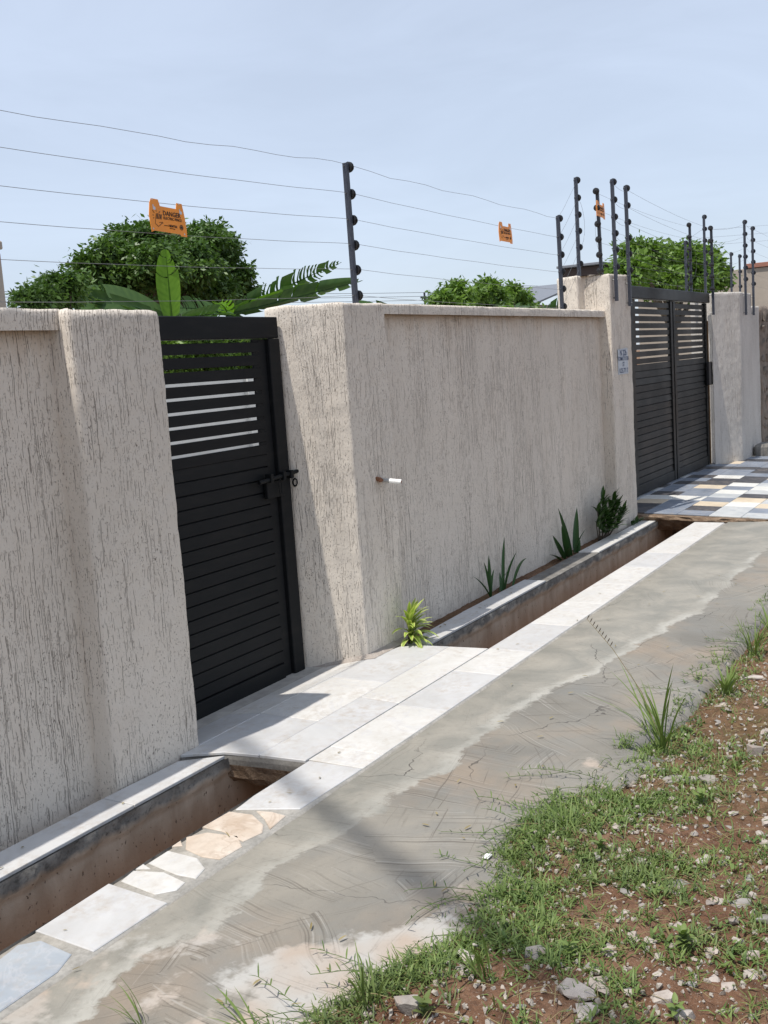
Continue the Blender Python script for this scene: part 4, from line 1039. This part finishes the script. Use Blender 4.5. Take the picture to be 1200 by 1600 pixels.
p = [(33.8, 14, 3.40), (38.8, 14, 4.3), (38.8, 17, 4.3), (33.8, 17, 3.40)]
wobj('roof', p + [(x, y, z - .06) for x, y, z in p], [(0, 1, 2, 3), (7, 6, 5, 4), (0, 4, 5, 1), (1, 5, 6, 2), (2, 6, 7, 3), (3, 7, 4, 0)], ROOF_G, tr_); box('wall', 34.2, 38.6, 14.3, 16.8, -.05, 3.40, TAN, tr_, .01)
tb = empty('tan_house', (40, 8.3, 0), 'tan rendered house with a red roof edge at the far right', 'house')
box('wall', 39.5, 46, 3.0, 12.2, -.05, 4.20, TAN, tb, .02); box('roof_edge', 39.42, 46.1, 2.9, 8.25, 4.205, 4.36, ROOF_R, tb, .01)
wh = empty('white_house', (52, 11, 0), 'small white house with dark roof between the far fence posts', 'house')
a = atY(1131, 440, 10.5); b_ = atY(1162, 450, 10.5)
box('wall', a.x, b_.x + 3, 10.5, 14, -.05, a.z, HOUSE_W, wh, .02); box('roof', a.x - .5, b_.x + 3.3, 10.2, 14.3, a.z + .004, a.z + .35, BROWN, wh, .02)
box('window', a.x + 3, a.x + 5.5, 10.46, 10.496, a.z - 1.6, a.z - .5, CLOTH_BLUE, wh, .01)
# far poles and overhead lines
def pole(px, py, Y, label, r=.06, arm=True):
    c = atY(px, py, Y); t = empty('utility_pole', (c.x, c.y, -.06), label, 'pole', 'far utility poles')
    wobj('shaft', *tube_vf([(c.x, c.y, -.06), (c.x, c.y, c.z)], [r * 1.3, r], 8), POST, t)
    if arm: box('cross_arm', c.x - .45, c.x + .45, c.y - .05, c.y + .05, c.z - .35, c.z - .25, POST, t, .01)
    return c
pa = pole(663, 457, 30, 'dark thin utility pole far behind the middle of the wall'); pb = pole(817, 446, 30, 'thin far utility pole above the bushes left of the tallest pillar', .05)
pc = atY(-200, 452, 34)
for i in range(4): wire([pc + Vector((0, 0, -.2 * i)), pa + Vector((0, 0, -.22 * i)), pb + Vector((0, 0, -.2 * i)), atY(1020, 446 + 6 * i, 30)], 'far overhead line low in the sky, %s of four' % ('topmost', 'second', 'third', 'lowest')[i], .12, .011, 8, 0, 'far overhead lines', 'overhead_line', RUBBER)
for i, (y0, y1) in enumerate(((447, 404), (458, 416), (470, 428))):
    wire([atY(930, y0 + 30, 16), atY(1095, y1 - 44, 14), atY(1300, y1 - 60, 14)], 'slanting overhead line above the large gate, %s of three' % ('upper', 'middle', 'lower')[i], .0, .005, 6, 0, 'slanting overhead lines', 'overhead_line', RUBBER)
# unseen cable over the street, added to cast a soft shadow on the apron
H = 13.0; off = Vector((-.43 * H, .09 * H, H)); g0 = Vector((3.26, 2.356, 0)); g1_ = Vector((2.686, 1.379, 0)); dd = (g1_ - g0)
wire([g0 + off - dd * 14, g0 + off - dd * 4 + Vector((0, 0, -.1)), g1_ + off + dd * 3 + Vector((0, 0, -.1)), g1_ + off + dd * 14], 'unseen black cable high over the street, added to cast the shadow on the apron', .05, .038, 8, 0, None, 'shadow_cable', RUBBER, 'cable')

# ================================================================== GRASS, WEEDS AND STONES ON THE SOIL
def gz(x, y): return max(soil_z(x, y), -.006 if y > edge_y(x) - .01 and x > 4.1 else -9) if y < 1.63 else -.004
def cover(x, y):
    """how thickly grass grows at a spot"""
    d = edge_y(x) - y
    if d < -.10 or y < -.28 or x > 7.9: return 0
    near = float(np.interp(x, [1.6, 2.3, 3.4, 4.0, 5.0, 7], [1.0, 1.0, .95, .8, .65, .6]))
    band = float(np.interp(d, [-.10, -.03, .05, .30, .55, .9], [0, .45, .95, .85, .48, .26]))
    patch = .42 + 1.15 * fbm(x, y, 11, 3.1, 3)
    return near * band * max(.04, min(1.2, patch + .28 * (d < .16)))
gr = np.random.default_rng(12)
def blades(n_try, kind):
    Vs = []; Ts = []
    for _ in range(n_try):
        x = gr.uniform(1.45, 7.6) if gr.random() < .45 else gr.uniform(1.6, 4.2); y = gr.uniform(.05, 1.62)
        if gr.random() > cover(x, y): continue
        z = gz(x, y) - .004; nb = gr.integers(6, 13); up = gr.uniform(.35, 1.0); tone = gr.uniform(0, .5) if gr.random() > .12 else .6
        for b in range(nb):
            az = gr.uniform(0, 2 * math.pi); L = gr.uniform(.018, .058) * (1.25 if up > .85 else 1); w = gr.uniform(.0015, .0036); tl = gr.uniform(.3, 1.5) * (1.3 - .5 * up)
            o = np.array([x + gr.normal(0, .014), y + gr.normal(0, .014), z]); out = np.array([math.cos(az), math.sin(az), 0.]); sd = np.array([-out[1], out[0], 0.]) * w
            m = o + out * L * .5 * math.sin(tl) + np.array([0, 0, L * .5 * math.cos(tl)]); t2 = tl + gr.uniform(.1, .9); e = m + out * L * .5 * math.sin(t2) + np.array([0, 0, L * .5 * math.cos(t2)])
            Vs += [o - sd * .5, o + sd * .5, m + sd * .8, m - sd * .8, e + sd * .08, e - sd * .08]; Ts += [tone + gr.uniform(0, .5)] * 6
    V = np.array(Vs); n = len(V) // 6; b = np.arange(n)[:, None] * 6
    Q = np.concatenate([b + np.array([0, 1, 2, 3]), b + np.array([3, 2, 4, 5])]); return V, Q, np.clip(Ts, 0, 1)
V, Q, T = blades(19000, 0)
tag(link('grass', fast('grass', V, Q, GRASS, T)), 'low creeping green grass along the edge of the concrete and over the red soil', 'grass', kind='stuff')

# creeping runners with small leaves reaching over the concrete
Vs = []; Fs = []; Ts = []
rr = random.Random(31)
for k in range(70):
    x = rr.choice((rr.uniform(1.75, 3.9), rr.uniform(1.75, 3.9), rr.uniform(3.9, 6.5))); y = edge_y(x) - rr.uniform(-.02, .15); az = rr.uniform(1.2, 3.6); P = []; p = Vector((x, y, gz(x, y) + .008)); lift = rr.uniform(.0, .55)
    L = rr.uniform(.10, .34); n = 8
    for i in range(n + 1):
        P.append(p.copy()); az += rr.uniform(-.25, .25); p = p + Vector((math.cos(az), math.sin(az), lift * (1 - 1.5 * i / n))) * (L / n); p.z = max(p.z, .004 if p.y > edge_y(p.x) - .05 else gz(p.x, p.y) + .006)
    v, f = tube_vf(P, .0011, 4, False); o = len(Vs); Vs += v; Fs += [tuple(i + o for i in q) for q in f]; Ts += [.2] * len(v)
    for i in range(1, n + 1):
        for s_ in (-1, 1):
            if rr.random() < .35: continue
            a2 = az + s_ * rr.uniform(.5, 1.3); lv, lf, lt = strap_vf(P[i], a2, rr.uniform(.018, .042), rr.uniform(.003, .0055), rr.uniform(.6, 1.4), rr.uniform(.1, .8), 3, .2)
            o = len(Vs); Vs += lv; Fs += [tuple(i_ + o for i_ in q) for q in lf]; Ts += [rr.uniform(.0, .6)] * len(lv)
m = me('creeping_runners', Vs, Fs, GRASS, False, Ts); tag(link('creeping_runners', m), 'thin creeping grass runners straying onto the concrete edge', 'grass runners', kind='stuff')
# broad small weed leaves among the grass
Vs = []; Fs = []; Ts = []
for k in range(2200):
    x = rr.uniform(1.7, 5.5); y = rr.uniform(.2, 1.55)
    if rr.random() > cover(x, y) * .9: continue
    z = gz(x, y)
    for i in range(rr.randint(3, 7)):
        lv, lf, lt = strap_vf((x + rr.gauss(0, .012), y + rr.gauss(0, .012), z + rr.uniform(0, .02)), rr.uniform(0, 6.28), rr.uniform(.014, .034), rr.uniform(.006, .012), rr.uniform(.5, 1.4), rr.uniform(.1, .7), 3, .15)
        o = len(Vs); Vs += lv; Fs += [tuple(i_ + o for i_ in q) for q in lf]; Ts += [rr.uniform(.0, .8)] * len(lv)
tag(link('ground_weeds', me('ground_weeds', Vs, Fs, GRASS, False, Ts)), 'tiny broad leaved weeds scattered through the grass', 'weeds', kind='stuff')
# dead straw
Vs = []; Fs = []; Ts = []
for k in range(1100):
    x = rr.uniform(1.8, 6.0); y = rr.uniform(.2, 1.5)
    if y > edge_y(x) - .05: continue
    z = gz(x, y) + .006; a = rr.uniform(0, 6.28); L = rr.uniform(.03, .12); d = Vector((math.cos(a), math.sin(a), rr.uniform(-.05, .12))) * L; p = Vector((x, y, z))
    v, f = tube_vf([p, p + d * .5 + Vector((0, 0, .006)), p + d], .0010, 4, False); o = len(Vs); Vs += v; Fs += [tuple(i + o for i in q) for q in f]; Ts += [rr.random()] * len(v)
tag(link('dead_straw', me('dead_straw', Vs, Fs, DRY, False, Ts)), 'dry straw and dead stalks lying on the soil', 'straw', kind='stuff')

# taller tufts, each its own plant with its blades as parts
def tuft(x, y, n, L, w, label, az0=None, spread=3.2, mat=GRASS, seed=0):
    q = random.Random(seed); z = gz(x, y); t = empty('grass_tuft', (x, y, z), label, 'grass tuft', 'tall grass tufts')
    for i in range(n):
        az = q.uniform(0, 6.28) if az0 is None else az0 + q.uniform(-spread / 2, spread / 2)
        V, Fc, T = strap_vf((x + q.gauss(0, .012), y + q.gauss(0, .012), z - .01), az, L * q.uniform(.55, 1.1), w * q.uniform(.7, 1.2), q.uniform(.08, .6), q.uniform(.2, 1.1), 6, .3)
        wobj('blade', V, Fc, mat, t, True, [min(1, a * .5 + q.uniform(.2, .5)) for a in T])
    return t
t = tuft(4.22, 1.26, 30, .44, .0085, 'tallest grass tuft with long arching blades at the edge of the concrete', 2.3, 3.4, GRASS, 1)
st = [(4.22, 1.26, 0), (4.27, 1.36, .2), (4.33, 1.50, .36), (4.40, 1.64, .47)]
wobj('seed_stalk', *tube_vf(st, [.0018, .0015, .0012, .0008], 5), DRY, t)
for i in range(9):
    p = Vector(st[2]).lerp(Vector(st[3]), i / 9 + .1); wobj('seed', *tube_vf([p, p + Vector((.004, -.006, .012)), p + Vector((.006, -.01, .02))], [.001, .0028, .0006], 5), BARK, t)
tuft(5.07, 1.19, 22, .20, .011, 'low spreading grass tuft on the soil above the pale stone', None, 3, GRASS, 2)
tuft(5.75, 1.20, 34, .27, .008, 'bushy grass tuft at the right edge beside the concrete', None, 3, GRASS, 3)
tuft(6.05, 1.16, 30, .28, .008, 'farthest grass tuft at the right edge of the picture', None, 3, GRASS, 8)
tuft(1.80, 1.93, 9, .17, .0035, 'thin straggly grass tuft growing on the concrete at the bottom left', 2.2, 3.0, GRASS, 4)
tuft(1.92, 1.62, 8, .20, .006, 'thin grass tuft at the bottom edge left of the thick grass', 2.4, 2.4, GRASS, 5)
tuft(2.10, 1.42, 18, .17, .006, 'bright grass tuft in the thick grass at the bottom', 2.2, 4, GRASS, 6)
tuft(3.28, 1.33, 12, .15, .005, 'upright bright grass blades in the middle of the grass edge', 2.0, 4, GRASS, 7)
tuft(2.33, 1.20, 14, .18, .006, 'tall bright blades beside the grey stone at the bottom', 2.0, 3, GRASS, 9)
def weed(x, y, n, L, label, seed):
    q = random.Random(seed); z = gz(x, y); t = empty('leafy_weed', (x, y, z), label, 'weed', 'broad leaved weeds')
    wobj('stem', *tube_vf([(x, y, z - .005), (x + .005, y, z + .05)], [.002, .0012], 5), GRASS, t, False, [.4] * 10)
    for i in range(n):
        V, Fc, T = strap_vf((x, y, z + .05 * i / n), i * 2.4 + q.uniform(-.3, .3), L * q.uniform(.6, 1.1), L * .42 * q.uniform(.8, 1.2), q.uniform(.5, 1.2), q.uniform(.2, .8), 5, .2, tip=.9); wobj('leaf', V, Fc, GRASS, t, True, [a * .6 + .3 for a in T])
weed(2.66, .755, 22, .042, 'bright lobed weed seedling on bare soil at the bottom right', 1)
weed(3.66, .96, 9, .045, 'pale broad leaved weed beside the flat grey rock', 2)
weed(2.52, 1.03, 8, .035, 'small grey green weed above the broken concrete pieces', 3)
weed(2.38, .70, 9, .034, 'small weed at the bottom edge beside the pale stones', 4)
weed(3.15, 1.16, 9, .04, 'low weed rosette among the grass in the middle', 5)
weed(2.13, 1.27, 8, .045, 'broad leaved weed beside the stone at the very bottom', 6)

# ---- stones
def hull_vf(q, sx, sy, sz, n=18, flat=.0):
    bm = bmesh.new()
    for k in range(n):
        d = Vector((q.gauss(0, 1), q.gauss(0, 1), q.gauss(0, 1))).normalized() * q.uniform(.75, 1.0)
        bm.verts.new((d.x * sx / 2, d.y * sy / 2, max(-.35, min(.5 - flat, d.z)) * sz))
    r = bmesh.ops.convex_hull(bm, input=bm.verts)
    bmesh.ops.delete(bm, geom=[g for g in r['geom_interior'] if isinstance(g, bmesh.types.BMVert)], context='VERTS')
    bm.verts.index_update(); v = [tuple(w.co) for w in bm.verts]; f = [tuple(w.index for w in g.verts) for g in bm.faces]; bm.free(); return v, f
def stone(x, y, sx, sy, sz, mat, label, seed, rz=0.0, group=None, flat=.15):
    v, f = hull_vf(random.Random(seed), sx, sy, sz, 20, flat); o = link('stone', me('stone', v, f, mat)); o.location = (x, y, soil_z(x, y) + sz * .12); o.rotation_euler = (0, 0, rz)
    return tag(o, label, 'stone', group)
BIG = [(3.885, 1.105, .15, .09, .03, STONE_G, 'large flat grey rock slab lying in the grass right of the tall tuft'), (3.92, 1.0, .11, .08, .035, STONE_G, 'flat grey rock touching the right side of the large slab'),
       (4.29, .90, .085, .08, .07, STONE_G, 'blocky grey stone standing on the soil near the right edge'), (2.485, 1.113, .085, .06, .06, STONE_G, 'dark grey block of stone in the grass at the bottom'),
       (2.355, .95, .13, .09, .03, STONE_W, 'largest pale cracked concrete piece at the bottom'), (2.415, .905, .10, .075, .035, STONE_W, 'pale concrete piece against the largest cracked piece'),
       (2.30, .90, .11, .07, .03, STONE_W, 'pale broken concrete piece at the bottom edge, nearest the camera'), (2.44, .75, .075, .06, .05, STONE_W, 'pale angular stone at the bottom, with one dark side'),
       (2.40, .69, .07, .055, .05, STONE_W, 'pale round edged stone at the bottom right of the angular one'), (3.156, .69, .10, .05, .02, STONE_G, 'upper flat grey flake at the right edge of the rubble'),
       (3.04, .675, .09, .05, .02, STONE_G, 'middle flat grey flake at the right edge of the rubble'), (2.965, .67, .085, .05, .02, STONE_G, 'lower flat grey flake at the right edge of the rubble'),
       (3.053, .877, .09, .055, .02, STONE_G, 'flat shaded grey flake alone on the red soil'), (2.669, .90, .045, .035, .02, STONE_W, 'left one of two small pale stones above the weed seedling'),
       (2.669, .85, .05, .04, .02, STONE_W, 'right one of two small pale stones above the weed seedling'), (2.57, .93, .055, .045, .025, STONE_W, 'small pale square stone above the broken concrete'),
       (2.49, .965, .07, .05, .025, STONE_G, 'grey stone lying just above the broken concrete pieces'), (2.72, .59, .06, .045, .03, STONE_W, 'upper white stone at the lower right edge'),
       (2.645, .575, .05, .05, .035, STONE_W, 'lower white stone at the lower right edge'), (2.91, .595, .08, .05, .03, STONE_G, 'bluish grey stone at the right edge of the picture'),
       (3.39, .687, .06, .045, .03, STONE_W, 'white stone on the right edge above the grey flakes'), (4.89, 1.18, .09, .06, .03, STONE_W, 'pale pink stone beside the tufts near the concrete edge'),
       (5.35, 1.13, .16, .06, .03, STONE_W, 'long pale stone lying behind the low spreading tuft'), (2.136, 1.317, .10, .075, .06, STONE_G, 'rounded grey stone at the very bottom in the thick grass'),
       (2.40, 1.29, .085, .06, .05, STONE_W, 'pale broken stone hidden in the grass at the bottom'), (3.58, .72, .07, .05, .03, STONE_W, 'greyish white stone near the right edge, halfway up the soil')]
for i, (x, y, a, b, c_, m, lb) in enumerate(BIG): stone(x, y, a, b, c_, m, lb, 100 + i, rr.uniform(0, 3))
k = 0
while k < 210:
    x = rr.uniform(2.1, 5.0); y = rr.uniform(.35, 1.35)
    if y > edge_y(x) - .1 or (cover(x, y) > .6 and rr.random() < .75): continue
    s_ = rr.uniform(.016, .044); stone(x, y, s_ * rr.uniform(1, 1.5), s_, s_ * rr.uniform(.25, .6), rr.choice((STONE_W, STONE_W, STONE_G)), 'small stone chip lying loose on the red soil', 300 + k, rr.uniform(0, 3), 'small stone chips on the soil'); k += 1
# fine gravel
tm = [hull_vf(random.Random(900 + i), 1, .8, .7, 9) for i in range(6)]
Vs = []; Fs = []; gidx = []
for k in range(14000):
    x = rr.uniform(1.9, 6.0); y = rr.uniform(.1, 1.45)
    if y > edge_y(x) - .04 or rr.random() < .55 * (fbm(x, y, 5, 2.0, 2) < 0): continue
    v, f = tm[rr.randrange(6)]; s_ = .0035 + .024 * rr.random() ** 2.4; a = rr.uniform(0, 6.28); ca, sa = math.cos(a) * s_, math.sin(a) * s_; z = soil_z(x, y) + s_ * .15; o = len(Vs)
    Vs += [(x + p[0] * ca - p[1] * sa, y + p[0] * sa + p[1] * ca, z + p[2] * s_) for p in v]; Fs += [tuple(i + o for i in q) for q in f]
tag(link('gravel', me('gravel', Vs, Fs, mat_stone('gravel_stone', (.27, .24, .20), (.50, .45, .39), 60))), 'fine pale gravel strewn over the red soil', 'gravel', kind='stuff')
# litter
o = wobj('twig', *tube_vf([(2.70, .80, soil_z(2.70, .80) + .008), (2.73, .825, soil_z(2.73, .825) + .02), (2.775, .835, soil_z(2.775, .835) + .012)], [.004, .0035, .002], 6), DRY); tag(o, 'pale broken twig lying on bare soil above the weed seedling', 'twig')
o = wobj('plastic_scrap', *box_vf(2.98, 3.015, 1.49, 1.512, .002, .008, .002), PVC); tag(o, 'small white plastic scrap at the edge of the grass', 'litter')
# dry leaf litter blown onto the slab, apron and drain ledge
Vs = []; Fs = []; Ts = []
for k in range(90):
    x = rr.uniform(1.6, 8.5); y = rr.choice((rr.uniform(1.5, 2.55), rr.uniform(2.99, 3.13), rr.uniform(1.45, 1.9)))
    if 2.985 < y and 3.4 < x < 5.25: continue
    V, Fc, T = strap_vf((x, y, .0035), rr.uniform(0, 6.28), rr.uniform(.012, .035), rr.uniform(.004, .010), rr.uniform(1.3, 1.5), rr.uniform(-.1, .3), 3, .3)
    o = len(Vs); Vs += V; Fs += [tuple(i + o for i in q) for q in Fc]; Ts += [rr.random()] * len(V)
tag(link('leaf_litter', me('leaf_litter', Vs, Fs, DRY, False, Ts)), 'specks of dry leaf litter on the concrete and drain ledge', 'leaf litter', kind='stuff')
